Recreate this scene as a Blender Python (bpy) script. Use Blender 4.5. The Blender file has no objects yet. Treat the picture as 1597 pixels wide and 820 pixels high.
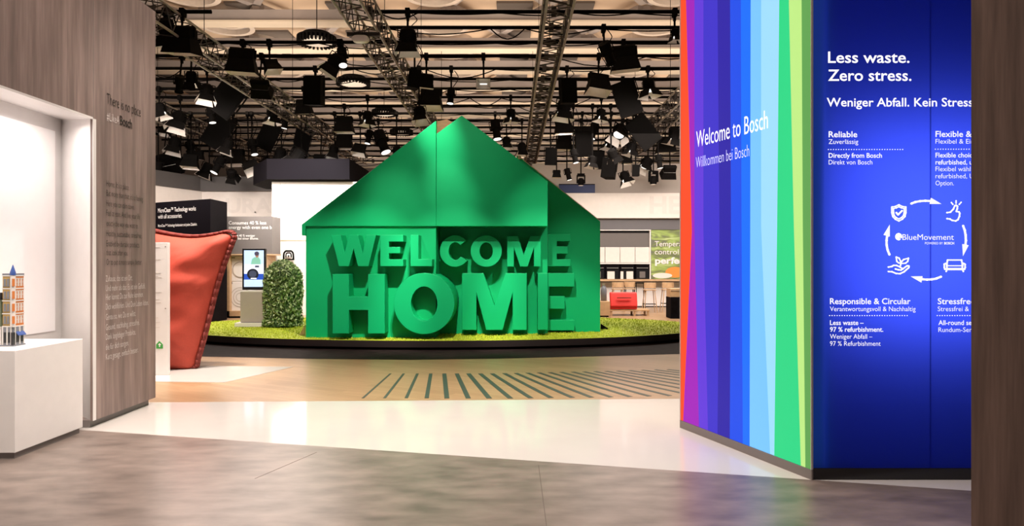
import bpy, bmesh, math, random
from mathutils import Vector, Matrix, Euler, noise
R = math.radians
random.seed(7)
scene = bpy.context.scene
COL = scene.collection
# ------------------------------------------------------------------ camera, light, exposure
W_, H_, F_ = 1597.0, 820.0, 1597.0 * 24.0 / 36.0
CZ = 1.6
cam = bpy.data.cameras.new('camera'); cam.lens = 24.0; cam.sensor_width = 36.0; cam.sensor_fit = 'HORIZONTAL'
cam.clip_end = 300; cam.clip_start = 0.05
camo = bpy.data.objects.new('camera', cam); COL.objects.link(camo)
camo.location = (0, 0, CZ); camo.rotation_euler = (R(90), 0, 0)
scene.camera = camo
scene.view_settings.view_transform = 'Standard'
scene.view_settings.look = 'None'
scene.view_settings.gamma = 1.0
scene.view_settings.use_curve_mapping = False
scene.view_settings.exposure = 0.0
scene.cycles.use_denoising = True
scene.cycles.max_bounces = 8
scene.cycles.sample_clamp_indirect = 6.0
w = bpy.data.worlds.new('world'); scene.world = w; w.use_nodes = True
bg = w.node_tree.nodes['Background']; bg.inputs[0].default_value = (1.0, 0.86, 0.76, 1); bg.inputs[1].default_value = 0.17

def area(loc, target, sx, sy, power, color=(1, .87, .78), spread=180):
    l = bpy.data.lights.new('area_fill', 'AREA'); l.shape = 'RECTANGLE'; l.size = sx; l.size_y = sy
    l.energy = power; l.color = color; l.spread = R(spread)
    o = bpy.data.objects.new('area_fill', l); COL.objects.link(o); o.location = loc
    o.rotation_euler = (Vector(target) - Vector(loc)).to_track_quat('-Z', 'Y').to_euler()
    return o
def spot(loc, target, power, angle=40, blend=.6, radius=.08, color=(1, .9, .8)):
    l = bpy.data.lights.new('spot_light', 'SPOT'); l.energy = power; l.spot_size = R(angle); l.spot_blend = blend
    l.shadow_soft_size = radius; l.color = color
    o = bpy.data.objects.new('spot_light', l); COL.objects.link(o); o.location = loc
    o.rotation_euler = (Vector(target) - Vector(loc)).to_track_quat('-Z', 'Y').to_euler()
    return o
# added area fills floating over the stands, no fixtures modelled there
area((-2.0, 8.0, 7.2), (-2.0, 7.4, 0), 9, 1.6, 260, spread=80)
area((-7.0, 18, 5.3), (-7.0, 18, 0), 5, 5, 620)
area((4.5, 19.5, 5.3), (4.5, 20.5, 0), 6, 5, 680)
area((4.8, 17.0, 5.2), (4.6, 25, 2.2), 5, 1.0, 150, spread=120)
area((-9.5, 16.5, 5.2), (-9, 24, 2.8), 4, 1.0, 170, spread=120)
area((-1.2, 3.4, 8.0), (-1.2, 3.8, 0), 6, 4, 340, spread=110)
# added upward area fills brightening the hall roof, no fixtures
for X in (-9, -1, 7):
    for Y in (15, 21, 27, 34, 43, 53):
        area((X, Y, 6.9), (X, Y + 1.5, 12), 6, 3, 250, (1, .82, .65))
# spots on the green house
for X, sx in ((-3.15, -1.0), (-1.2, -.6), (.75, -.1)):
    spot((sx, 8.2, 6.4), (X, 13.0, .55), 2500, 27, .6, .07)
spot((3.0, 9.2, 6.2), (1.25, 13.9, 1.1), 900, 24, .9, .07)
spot((-2.4, 11.5, 6.7), (-1.5, 12.95, 4.3), 2000, 19, 1.0, .1)
spot((-3.0, 9.4, 6.2), (-1.2, 12.95, 3.05), 1350, 13, 1.0, .1)
spot((2.6, 9.8, 6.2), (0.45, 12.95, 2.45), 1050, 17, 1.0, .1)
spot((-3.4, 9.4, 6.2), (-2.1, 12.95, 2.4), 800, 20, 1.0, .1)
spot((-6.6, 9.4, 6.2), (-4.0, 13.0, 1.3), 650, 24, 1.0, .1)
spot((-1.0, 11.2, 5.9), (-1.28, 13.6, 4.52), 160, 12, .6, .05)  # added small spot lifting the brown roof tip
spot((-1.2, 9.4, 6.6), (-1.2, 12.95, 3.3), 420, 44, 1.0, .2)  # added broad weak spot lifting the gables
spot((-3.6, 9.6, 6.2), (-5.5, 15.3, .9), 2000, 30, .9, .15)  # added spot brightening the totem and hedge, not the house
spot((-4.2, 9.4, 6.2), (-4.9, 9.9, 0), 2600, 40, .8, .2)  # added spot whitening the pale floor inlay
# spots on the printed wall, the red cushion, the grey wall and the showcase
spot((-5.4, 18.0, 5.4), (-6.2, 21.0, 3.0), 1500, 80, .8, .1, (1, .96, .92))
spot((-3.4, 8.2, 6.0), (-5.2, 10.2, 1.9), 820, 46, .8, .1, (1, .88, .78))
spot((-2.4, 6.6, 5.6), (-4.06, 7.25, 2.3), 260, 50, 1.0, .1)  # added spot making up for weak ambient on the grey wall
spot((-1.6, 3.4, 5.6), (-4.1, 5.8, .5), 900, 34, .9, .15)  # added spot whitening the showcase plinth
area((-4.42, 5.8, 2.98), (-4.55, 5.8, 0), 1.8, .25, 20, (1, .94, .9))  # added area fill inside the niche, no fixture modelled

# ------------------------------------------------------------------ helpers
def P(x, y, d):
    return Vector(((x - 798.5) * d / F_, d, CZ + (410 - y) * d / F_))
def plane_hit(x, y, p0, n):
    v = Vector(((x - 798.5) / F_, 1, (410 - y) / F_)); c = Vector((0, 0, CZ))
    return c + v * ((p0 - c).dot(n) / v.dot(n))

def nodes_of(name):
    m = bpy.data.materials.new(name); m.use_nodes = True
    nt = m.node_tree
    return m, nt, nt.nodes['Principled BSDF']
def mat(name, col, rough=.5, metal=0, var=0.0, scale=8.0, stretch=(1, 1, 1), bump=0.0, emit=None, es=1.0, coords='Object', spec=.5, detail=6):
    m, nt, b = nodes_of(name)
    b.inputs['Roughness'].default_value = rough; b.inputs['Metallic'].default_value = metal
    b.inputs['Specular IOR Level'].default_value = spec
    c = (*col, 1)
    tc = nt.nodes.new('ShaderNodeTexCoord'); mp = nt.nodes.new('ShaderNodeMapping')
    mp.inputs['Scale'].default_value = stretch
    nt.links.new(tc.outputs[coords], mp.inputs['Vector'])
    n = nt.nodes.new('ShaderNodeTexNoise'); n.inputs['Scale'].default_value = scale; n.inputs['Detail'].default_value = detail
    nt.links.new(mp.outputs[0], n.inputs['Vector'])
    r = nt.nodes.new('ShaderNodeValToRGB')
    r.color_ramp.elements[0].position = .3; r.color_ramp.elements[1].position = .7
    v = max(var, .02)
    r.color_ramp.elements[0].color = tuple(max(0, k * (1 - v)) for k in col) + (1,)
    r.color_ramp.elements[1].color = tuple(min(1, k * (1 + v)) for k in col) + (1,)
    nt.links.new(n.outputs['Fac'], r.inputs[0]); nt.links.new(r.outputs[0], b.inputs['Base Color'])
    if bump:
        bp = nt.nodes.new('ShaderNodeBump'); bp.inputs['Strength'].default_value = bump; bp.inputs['Distance'].default_value = .01
        nt.links.new(n.outputs['Fac'], bp.inputs['Height']); nt.links.new(bp.outputs[0], b.inputs['Normal'])
    if emit:
        b.inputs['Emission Color'].default_value = (*emit, 1); b.inputs['Emission Strength'].default_value = es
    return m
def translucent(name, col, front=.15):
    m, nt, b = nodes_of(name)
    t = nt.nodes.new('ShaderNodeBsdfTranslucent'); t.inputs[0].default_value = (*col, 1)
    b.inputs['Base Color'].default_value = (*[k * .5 for k in col], 1); b.inputs['Roughness'].default_value = .6; b.inputs['Specular IOR Level'].default_value = .15
    mx = nt.nodes.new('ShaderNodeMixShader'); mx.inputs[0].default_value = front
    out = nt.nodes['Material Output']
    nt.links.new(t.outputs[0], mx.inputs[1]); nt.links.new(b.outputs[0], mx.inputs[2]); nt.links.new(mx.outputs[0], out.inputs[0])
    return m
def wood_floor(name, c1, c2, ang, rough=.35):
    m, nt, b = nodes_of(name); b.inputs['Roughness'].default_value = rough
    tc = nt.nodes.new('ShaderNodeTexCoord'); mp = nt.nodes.new('ShaderNodeMapping'); mp.inputs['Rotation'].default_value = (0, 0, ang)
    nt.links.new(tc.outputs['Object'], mp.inputs[0])
    br = nt.nodes.new('ShaderNodeTexBrick'); br.inputs['Scale'].default_value = 1; br.inputs['Brick Width'].default_value = 1.3
    br.inputs['Row Height'].default_value = .12; br.inputs['Mortar Size'].default_value = .0015
    br.inputs['Color1'].default_value = (*c1, 1); br.inputs['Color2'].default_value = (*c2, 1)
    br.inputs['Mortar'].default_value = (*[k * .55 for k in c1], 1)
    nt.links.new(mp.outputs[0], br.inputs[0])
    mp2 = nt.nodes.new('ShaderNodeMapping'); mp2.inputs['Scale'].default_value = (1.2, 18, 1)
    nt.links.new(mp.outputs[0], mp2.inputs[0])
    n = nt.nodes.new('ShaderNodeTexNoise'); n.inputs['Scale'].default_value = 2.5; n.inputs['Detail'].default_value = 5
    nt.links.new(mp2.outputs[0], n.inputs[0])
    mx = nt.nodes.new('ShaderNodeMixRGB'); mx.blend_type = 'MULTIPLY'; mx.inputs[0].default_value = .5
    nt.links.new(br.outputs[0], mx.inputs[1])
    rp = nt.nodes.new('ShaderNodeValToRGB'); rp.color_ramp.elements[0].position = .3; rp.color_ramp.elements[1].position = .7
    rp.color_ramp.elements[0].color = (.62, .58, .54, 1); rp.color_ramp.elements[1].color = (1, 1, 1, 1)
    nt.links.new(n.outputs[0], rp.inputs[0]); nt.links.new(rp.outputs[0], mx.inputs[2])
    nt.links.new(mx.outputs[0], b.inputs['Base Color'])
    return m
def grey_wood(name, c, rough=.6):
    """vertical weathered grain"""
    m, nt, b = nodes_of(name); b.inputs['Roughness'].default_value = rough
    tc = nt.nodes.new('ShaderNodeTexCoord')
    acc = None
    for sc_, st, lo, hi in ((3.2, (3, 3, .28), .72, 1.2), (14, (3, 3, .16), .84, 1.1), (1.2, (1, 1, .5), .82, 1.15)):
        mp = nt.nodes.new('ShaderNodeMapping'); mp.inputs['Scale'].default_value = st
        nt.links.new(tc.outputs['Object'], mp.inputs[0])
        n = nt.nodes.new('ShaderNodeTexNoise'); n.inputs['Scale'].default_value = sc_; n.inputs['Detail'].default_value = 7
        nt.links.new(mp.outputs[0], n.inputs[0])
        rp = nt.nodes.new('ShaderNodeValToRGB'); rp.color_ramp.elements[0].position = .32; rp.color_ramp.elements[1].position = .68
        rp.color_ramp.elements[0].color = (lo, lo, lo, 1); rp.color_ramp.elements[1].color = (hi, hi, hi, 1)
        nt.links.new(n.outputs[0], rp.inputs[0])
        mx = nt.nodes.new('ShaderNodeMixRGB'); mx.blend_type = 'MULTIPLY'; mx.inputs[0].default_value = 1
        if acc is None: mx.inputs[1].default_value = (*c, 1)
        else: nt.links.new(acc, mx.inputs[1])
        nt.links.new(rp.outputs[0], mx.inputs[2]); acc = mx.outputs[0]
    nt.links.new(acc, b.inputs['Base Color'])
    return m

class MB:
    def __init__(self): self.v = []; self.f = []; self.m = []
    def add(self, vs, fs, mi=0):
        b = len(self.v); self.v += [Vector(q) for q in vs]
        for f in fs: self.f.append([b + i for i in f]); self.m.append(mi)
        return self
    def box(self, c, s, rot=None, mi=0):
        c = Vector(c); x, y, z = s[0] / 2, s[1] / 2, s[2] / 2
        vs = [Vector((a * x, b_ * y, d * z)) for d in (-1, 1) for b_ in (-1, 1) for a in (-1, 1)]
        if rot is not None: vs = [rot @ q for q in vs]
        return self.add([c + q for q in vs], [(0, 2, 3, 1), (4, 5, 7, 6), (0, 1, 5, 4), (2, 6, 7, 3), (0, 4, 6, 2), (1, 3, 7, 5)], mi)
    def tube(self, p0, p1, r, n=8, r1=None, mi=0, cap=True):
        p0, p1 = Vector(p0), Vector(p1); a = (p1 - p0)
        if a.length < 1e-6: return self
        q = a.to_track_quat('Z', 'Y'); r1 = r if r1 is None else r1
        vs = [p0 + q @ Vector((math.cos(2 * math.pi * i / n) * r, math.sin(2 * math.pi * i / n) * r, 0)) for i in range(n)]
        vs += [p1 + q @ Vector((math.cos(2 * math.pi * i / n) * r1, math.sin(2 * math.pi * i / n) * r1, 0)) for i in range(n)]
        fs = [(i, (i + 1) % n, n + (i + 1) % n, n + i) for i in range(n)]
        if cap: fs += [tuple(range(n))[::-1], tuple(range(n, 2 * n))]
        return self.add(vs, fs, mi)
    def path(self, pts, r, n=6, mi=0):
        for a, b_ in zip(pts, pts[1:]): self.tube(a, b_, r, n, mi=mi)
        return self
    def prism(self, pts, off, mi=0):
        """closed polygon of 3-D points swept by a vector"""
        n = len(pts); off = Vector(off); pts = [Vector(p) for p in pts]
        return self.add(pts + [p + off for p in pts], [tuple(range(n)), tuple(range(2 * n - 1, n - 1, -1))] + [(i, n + i, n + (i + 1) % n, (i + 1) % n) for i in range(n)], mi)
    def pxprism(self, px, d0, d1, mi=0):
        return self.prism([P(x, y, d0) for x, y in px], (0, d1 - d0, 0), mi)
    def ring(self, outer, inner, off, mi=0):
        n = len(outer); off = Vector(off)
        vs = [Vector(p) for p in outer] + [Vector(p) for p in inner]; vs += [p + off for p in vs]
        fs = []
        for i in range(n):
            j = (i + 1) % n
            fs += [(i, j, n + j, n + i), (2 * n + i, 3 * n + i, 3 * n + j, 2 * n + j), (i, 2 * n + i, 2 * n + j, j), (n + i, n + j, 3 * n + j, 3 * n + i)]
        return self.add(vs, fs, mi)
    def lathe(self, prof, c=(0, 0, 0), n=24, mi=0):
        c = Vector(c); b = []
        vs = []
        for r, z in prof: vs += [c + Vector((r * math.cos(2 * math.pi * i / n), r * math.sin(2 * math.pi * i / n), z)) for i in range(n)]
        fs = [(k * n + i, k * n + (i + 1) % n, (k + 1) * n + (i + 1) % n, (k + 1) * n + i) for k in range(len(prof) - 1) for i in range(n)]
        return self.add(vs, fs, mi)
    def build(self, name, mats, parent=None, smooth=False, bevel=0, recalc=True, local=False):
        me = bpy.data.meshes.new(name)
        off = Vector((0, 0, 0))
        if parent is not None and not local:
            q = parent
            while q is not None: off += q.location; q = q.parent
        me.from_pydata([tuple(q - off) for q in self.v], [], self.f)
        for m in (mats if isinstance(mats, (list, tuple)) else [mats]): me.materials.append(m)
        for p, i in zip(me.polygons, self.m): p.material_index = i
        if recalc:
            bm = bmesh.new(); bm.from_mesh(me); bmesh.ops.recalc_face_normals(bm, faces=bm.faces); bm.to_mesh(me); bm.free()
        if smooth:
            for p in me.polygons: p.use_smooth = True
        o = bpy.data.objects.new(name, me); COL.objects.link(o)
        if parent is not None: o.parent = parent
        if bevel:
            md = o.modifiers.new('bevel', 'BEVEL'); md.width = bevel; md.segments = 2; md.limit_method = 'ANGLE'
        return o
def tag(o, label=None, cat=None, group=None, kind=None):
    if label: o['label'] = label
    if cat: o['category'] = cat
    if group: o['group'] = group
    if kind: o['kind'] = kind
    return o
def thing(name, label, cat, loc, group=None):
    o = bpy.data.objects.new(name, None); COL.objects.link(o); o.location = loc; o.empty_display_size = .2
    return tag(o, label, cat, group)
def struct(o):
    o['kind'] = 'structure'; return o

_probe = {}
def text_mesh(body, bold=0.0, space=1.0):
    cu = bpy.data.curves.new('lettering', 'FONT'); cu.body = body; cu.size = 1; cu.offset = bold; cu.space_character = space
    cu.resolution_u = 3
    o = bpy.data.objects.new('lettering', cu); COL.objects.link(o)
    dg = bpy.context.evaluated_depsgraph_get(); dg.update()
    me = bpy.data.meshes.new_from_object(o.evaluated_get(dg))
    bpy.data.objects.remove(o); bpy.data.curves.remove(cu)
    return me
CAP = None
def lettering(body, plane, a, b, cap, m, parent, bold=0.0, lift=.004, name='lettering', skew=True):
    """one line of letters between two baseline pixels on a plane; b may be None for natural width"""
    global CAP
    if CAP is None:
        CAP = max(v.co.y for v in text_mesh('H').vertices)
    me = text_mesh(body, bold)
    xs = [v.co.x for v in me.vertices]; x0, x1 = min(xs), max(xs)
    o3 = plane(*a); top = plane(a[0], a[1] - cap); hgt = (top - o3).length
    sy = hgt / CAP
    u3 = plane(*(b if b else (a[0] + 10, a[1]))) - o3
    wid = u3.length if b else (x1 - x0) * sy
    u = u3.normalized(); u.z = 0 if abs(u.z) < .08 else u.z; u.normalize()
    v = Vector((0, 0, 1)); n = u.cross(v).normalized()
    sx = wid / (x1 - x0)
    off = Vector((0, 0, 0)); q = parent
    while q is not None: off += q.location; q = q.parent
    for vv in me.vertices:
        vv.co = o3 + u * ((vv.co.x - x0) * sx) + v * (vv.co.y * sy) + n * lift - off
    me.materials.clear(); me.materials.append(m)
    o = bpy.data.objects.new(name, me); COL.objects.link(o); o.parent = parent
    return o

# ------------------------------------------------------------------ materials
M = {}
M['concrete'] = mat('dark vinyl floor', (.170, .135, .118), .33, var=.34, scale=3.0, bump=.06, detail=10, stretch=(1, 2.2, 1))
M['whitefloor'] = mat('white glossy floor', (.56, .53, .505), .10, var=.02, scale=2)
M['woodfloor'] = wood_floor('light oak floor', (.35, .215, .118), (.43, .275, .158), R(28))
M['stone'] = mat('dark stone strip', (.016, .011, .011), .7, spec=.06, var=.8, scale=5, stretch=(1, 6, 1), detail=10)
M['stripe'] = mat('green black floor stripe', (.035, .055, .045), .5)
M['greywood'] = grey_wood('grey weathered wood', (.265, .196, .175))
M['brownwood'] = grey_wood('dark brown wood', (.29, .195, .16))
M['white'] = mat('white lacquer', (.80, .765, .745), .38, var=.015)
M['whitewall'] = mat('white wall paint', (.78, .73, .69), .6, var=.02)
M['backpanel'] = mat('glowing showcase panel', (.82, .76, .74), .6, emit=(1, .93, .9), es=.22)  # emission added to whiten the back of the niche
M['kick'] = mat('grey toe kick', (.22, .19, .18), .4)
M['black'] = mat('black powder coat', (.004, .0035, .0033), .7, var=.1, spec=.04)
M['blackgloss'] = mat('black gloss plinth', (.01, .01, .012), .25)
M['lampblack'] = mat('black lamp housing', (.005, .0043, .004), .75, var=.15, spec=.05)
M['lampgrey'] = mat('dark grey lamp housing', (.03, .026, .024), .6, var=.1, spec=.2)
M['reflector'] = mat('pale reflector', (.82, .76, .70), .35, var=.03)
M['doorinner'] = mat('pale barn door inside', (.62, .57, .53), .45, var=.05)
M['lens'] = mat('lamp glass', (.35, .33, .32), .2, emit=(1, .94, .86), es=1.6)
M['lit'] = mat('glowing lamp glass', (.9, .9, .9), .3, emit=(1, .93, .82), es=9)
M['bluelit'] = mat('bluish lamp glass', (.6, .75, .9), .3, emit=(.6, .8, 1), es=.7)
M['alu'] = mat('aluminium', (.36, .335, .31), .45, metal=.3, var=.1)
M['lattice'] = mat('dull lattice metal', (.035, .03, .028), .55, metal=.2, var=.2)
M['flange'] = mat('pale beam flange', (.66, .56, .45), .8, var=.05, scale=1.0)  # paler tone stands in for light on the beam undersides
M['concretebeam'] = mat('painted roof beam', (.34, .295, .28), .8, var=.06, scale=1.0)
M['roofslab'] = mat('roof slab', (.74, .57, .42), .85, var=.08, scale=.6)
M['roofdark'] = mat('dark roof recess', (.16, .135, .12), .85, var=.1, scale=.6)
M['ringwhite'] = mat('round duct paint', (.52, .44, .38), .7, var=.04)
M['farwall'] = mat('far hall wall', (.20, .17, .155), .8, var=.1)
M['green'] = mat('green painted board', (.001, .37, .125), .5, var=.015, scale=3, spec=.2)
M['plywood'] = mat('brown plywood', (.50, .25, .13), .6, var=.15, scale=6, stretch=(1, 1, 8))
M['paleply'] = mat('pale plywood', (.62, .44, .26), .6, var=.1)
M['grass'] = mat('artificial turf', (.37, .44, .018), .8, var=.25, scale=22)
M['blade'] = mat('turf blade', (.42, .50, .025), .7, var=.25, scale=9)
M['rim'] = mat('black brown platform rim', (.016, .012, .012), .3)
M['red'] = mat('red brown cushion fabric', (.42, .052, .028), .75, var=.06, scale=40)
M['redseam'] = mat('dark red piping', (.16, .018, .012), .8, var=.1)
M['anthracite'] = mat('anthracite board', (.006, .005, .007), .7, spec=.04)
M['greyboard'] = mat('grey board', (.135, .120, .115), .55)
M['dgrey'] = mat('dark grey fascia', (.085, .078, .078), .6)
M['midgrey'] = mat('grey wall band', (.13, .125, .135), .6)
M['faint'] = mat('faint grey lettering', (.71, .665, .63), .6)
M['ink'] = mat('black print', (.028, .02, .018), .6)
M['inkwhite'] = mat('white print', (.72, .66, .63), .6)
M['whitetext'] = mat('white lettering', (.85, .83, .82), .5)
M['glowtext'] = mat('backlit white lettering', (.85, .85, .85), .5, emit=(.93, .93, 1), es=.95)
M['softglowtext'] = mat('backlit pale lettering', (.6, .6, .9), .5, emit=(.62, .66, 1), es=.9)
M['blue'] = translucent('backlit blue fabric', (.036, .068, .72))
M['bezel'] = mat('screen bezel', (.012, .012, .014), .25)
M['beige'] = mat('beige grey pedestal', (.42, .365, .325), .5)
M['oak'] = mat('oak wood', (.52, .34, .19), .5, var=.12, scale=7, stretch=(1, 8, 1))
M['leafa'] = mat('leaf green', (.20, .32, .09), .5, var=.3)
M['leafb'] = mat('leaf pale green', (.52, .60, .34), .5, var=.2)
M['leafc'] = mat('leaf dark green', (.05, .10, .025), .5, var=.3)
M['redlac'] = mat('bright red upholstery', (.62, .02, .014), .5)
M['ovenblack'] = mat('oven glass', (.012, .012, .014), .12)
M['steel'] = mat('steel', (.5, .49, .48), .3, metal=.8)
M['canister'] = mat('grey canister', (.16, .17, .20), .4)
M['signblue'] = mat('dark blue sign', (.012, .028, .12), .5)
M['greenicon'] = mat('green icon', (.05, .32, .06), .5)

# ------------------------------------------------------------------ floors
def slab(pts, z, m, th=.05, name='floor'):
    mb = MB(); mb.prism([(x, y, z) for x, y in pts], (0, 0, -th)); return struct(mb.build(name, m))
def line1(X): return 6.53 + (X + 4.06) * (5.04 - 6.53) / 6.27
def line2(X): return 8.10 + .054 * X
slab([(-24, -5), (16, -5), (16, line1(8) - 1.9), (-6, line1(-6)), (-24, line1(-6))], 0, M['concrete'])
slab([(-6, line1(-6)), (16, line1(8) - 1.9), (16, line2(8)), (-6, line2(-6))], 0, M['whitefloor'])
slab([(-24, line1(-6)), (-6, line1(-6)), (-6, line2(-6)), (16, line2(8)), (16, 64), (-24, 64)], 0, M['woodfloor'])
# seams of the dark vinyl
mb = MB(); mb.box((.21, 3.6, .0006), (.006, 3.6, .0012)); mb.box((-1.78, 5.42, .0006), (.005, .75, .0012), Euler((0, 0, R(-20))).to_matrix())
struct(mb.build('floor_seam', mat('seam', (.115, .09, .078), .5)))
# dark stone strip in front of the platform, pale inlay on the left, dark radial stripes
fr = [(-9, 12.4), (-7, 12.0), (-5.24, 11.67), (-3.4, 11.4), (-1.7, 11.28), (-.2, 11.42), (1.11, 11.64), (2.92, 12.0), (5, 12.6), (7.5, 13.6)]
slab(fr + [(7.5, 15.5), (-9, 15.5)], .003, M['stone'], .003)
def G(x, y): d = CZ * F_ / (y - 410); return ((x - 798.5) * d / F_, d)
slab([G(458, 572), G(350, 596.5), G(150, 594), G(150, 569)], .003, M['whitefloor'], .003)
for (tx, ty, bx, by, w0) in [(290, 113, 175, 215, .03), (345, 113, 265, 215, .035), (402, 113, 355, 215, .04), (457, 113, 440, 215, .05), (513, 113, 524, 216, .06), (565, 113, 613, 216, .06), (613, 113, 700, 216, .065), (662, 113, 788, 216, .065), (711, 113, 873, 215, .065), (762, 112, 957, 214, .065), (810, 111, 1045, 213, .065), (858, 110, 1125, 212, .065), (905, 109, 1205, 211, .065), (951, 108, 1285, 209, .065), (998, 107, 1365, 207, .065), (1045, 106, 1450, 205, .065), (1092, 105, 1540, 203, .065), (1138, 104, 1630, 201, .065), (1184, 103, 1720, 199, .065), (1232, 102, 1820, 197, .065), (1282, 100, 1920, 195, .065), (1334, 98, 2020, 192, .065), (1388, 97, 2120, 190, .065), (1440, 96, 2220, 188, .065)]:
    a = Vector(G(500 + tx / 2.66, 540 + ty / 2.66)); b = Vector(G(500 + bx / 2.66, 540 + by / 2.66))
    t = (b - a).normalized(); n = Vector((-t.y, t.x)) * w0 / 2
    slab([tuple(a - n), tuple(a + n), tuple(b + n), tuple(b - n)], .0025, M['stripe'], .0025, 'floor_stripe')

# ------------------------------------------------------------------ hall shell
mb = MB(); mb.box((-4, 29, 11.0), (40, 70, .2)); struct(mb.build('ceiling', M['roofslab']))
mb = MB(); mb.box((-4, 63, 5.45), (40, .3, 10.9)); struct(mb.build('wall_back', M['farwall']))
mb = MB(); mb.box((-24, 29, 5.45), (.3, 70, 10.9)); struct(mb.build('wall_far_left', M['farwall']))
mb = MB(); mb.box((16, 29, 5.45), (.3, 70, 10.9)); struct(mb.build('wall_far_right', M['farwall']))
k = 0
Y = 14.9
while Y < 62:
    mb = MB(); mb.box((-4, Y, 10.2), (39, .40, .40)); mb.box((-4, Y, 9.97), (39, .62, .06), mi=1)
    struct(mb.build('ceiling_beam', [M['concretebeam'], M['flange']]))
    mb = MB()
    i = 0; X = -20.0
    while X < 14:
        a = 1 if (i + k) % 2 == 0 else -1
        p0 = Vector((X - a * .75, Y + .25, 10.62)); p1 = Vector((X + a * .75, Y + 2.75, 10.62))
        dv = p1 - p0; mb.box((p0 + p1) / 2, (.26, dv.length, .16), Euler((0, 0, math.atan2(-dv.x, dv.y))).to_matrix())
        mb.box((X + .85, Y + 1.5, 10.78), (.14, .14, .24))
        X += 1.7; i += 1
    struct(mb.build('ceiling_brace', M['concretebeam']))
    mb = MB()
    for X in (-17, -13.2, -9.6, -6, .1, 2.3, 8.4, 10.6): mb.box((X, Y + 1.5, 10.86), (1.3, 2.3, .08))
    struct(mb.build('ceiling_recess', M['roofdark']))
    for X in (-10.6, -2.6, 5.4):
        mb = MB()
        for r0, r1, z0, z1 in ((.80, .98, 10.36, 10.9), (.50, .64, 10.5, 10.9)):
            mb.lathe([(r0, z1), (r0, z0), (r1, z0), (r1, z1)], (X, Y + 1.5, 0), 32)
        mb.lathe([(.24, 10.89), (.26, 10.6), (0.01, 10.57)], (X, Y + 1.5, 0), 24)
        o = struct(mb.build('ceiling_duct', M['ringwhite'], smooth=False))
    Y += 3.0; k += 1

# ------------------------------------------------------------------ grey wooden wall with showcase niche (left)
XW = -4.06
ny0, ny1 = 4.6, 6.62         # niche span along the wall
mb = MB()
TOP = 4.46
th = -.03
def wallpoly(pts): mb.prism([(XW, y, z) for y, z in pts], (th, 0, 0))
wallpoly([(3.2, 3.0), (ny1, 3.0), (ny1, .07), (7.775, .07), (7.775, TOP), (3.2, TOP)])
wallpoly([(3.2, .07), (ny0, .07), (ny0, 3.0), (3.2, 3.0)])
wl = struct(mb.build('wall_left', M['greywood']))
mb = MB(); mb.prism([(XW - .05, ny1 + .02, 0), (XW - .05, 7.72, 0), (XW - .05, 7.72, .07), (XW - .05, ny1 + .02, .07)], (-.09, 0, 0))
mb.build('plinth', M['kick'], wl)
mb = MB()
for yy in (4.9, 6.62): mb.box((XW + .0008, yy + (.0 if yy < 5 else .002), 3.0 + (TOP - 3.0) / 2), (.0016, .006, TOP - 3.0))
mb.build('panel_joint', M['kick'], wl)
# niche lining: splayed end, back with self-glowing panel, ceiling
XB = -4.75
mb = MB()
mb.prism([(XW + .002, ny1 - .008, .07), (XB, 7.2, .07), (XB, 7.2, 3.11), (XW + .002, ny1 - .008, 3.0)], (0, .05, 0))
mb.prism([(XW + .002, ny0, 2.992), (XW + .002, ny1 - .008, 2.992), (XB, 7.2, 3.11), (XB, ny0, 3.11)], (0, 0, .02))
mb.prism([(XB, ny0, .07), (XB, 7.2, .07), (XB, 7.2, 3.11), (XB, ny0, 3.11)], (-.04, 0, 0))
mb.build('niche_lining', M['white'], wl)
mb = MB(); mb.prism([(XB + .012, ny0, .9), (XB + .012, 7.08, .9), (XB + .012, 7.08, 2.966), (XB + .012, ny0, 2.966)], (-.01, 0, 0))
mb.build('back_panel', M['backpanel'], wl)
def wplane(x, y): return plane_hit(x, y, Vector((XW, 0, 0)), Vector((1, 0, 0)))
T1 = lambda s, a, b, cap, m, bold=0: lettering(s, wplane, a, b, cap, m, wl, bold)
T1('There is no place', (166, 161.5), (219, 181), 17, M['ink'], -.008)
T1('#LikeA', (166, 187), (185.5, 194), 13, M['inkwhite'], -.016)
T1('Bosch', (186.5, 194), (205.5, 200.5), 14, M['ink'], .02)
eng = [("Home. It's a place.", 201, 287), ("But more than that, it's a feeling.", 223, 302), ('Here you can calm down.', 209, 318), ('Feel at ease. And live your life', 218, 333), ('exactly the way you want to.', 215, 349), ('Healthy, sustainable, stressfree.', 221, 365), ('Enabled by durable products', 217, 381), ('that look after you.', 199, 395), ('Or to put it more simply, better.', 221, 410)]
ger = [('Zuhause, das ist ein Ort.', 206, 436), ('Und mehr als das: Es ist ein Gefühl.', 226, 451), ('Hier kannst Du zur Ruhe kommen.', 223, 465), ('Dich wohlfühlen. Und Dein Leben leben.', 231, 480), ('Genau so, wie Du es willst.', 211, 496), ('Gesund, nachhaltig, stressfrei.', 217, 512), ('Dank langlebiger Produkte,', 211, 527), ('die für dich sorgen.', 200, 543), ('Kurz gesagt, einfach besser.', 215, 558)]
for s, x1, y0 in eng:
    k = (y0 - 405) / (817 - 165); T1(s, (165.5, y0 + 3), (x1, y0 + 3 - k * (x1 - 165)), 9.5, M['ink'], -.014)
for s, x1, y0 in ger:
    k = (y0 - 405) / (817 - 165); T1(s, (164.5, y0 + 3), (x1, y0 + 3 - k * (x1 - 165)), 9.5, M['inkwhite'], -.014)

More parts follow.
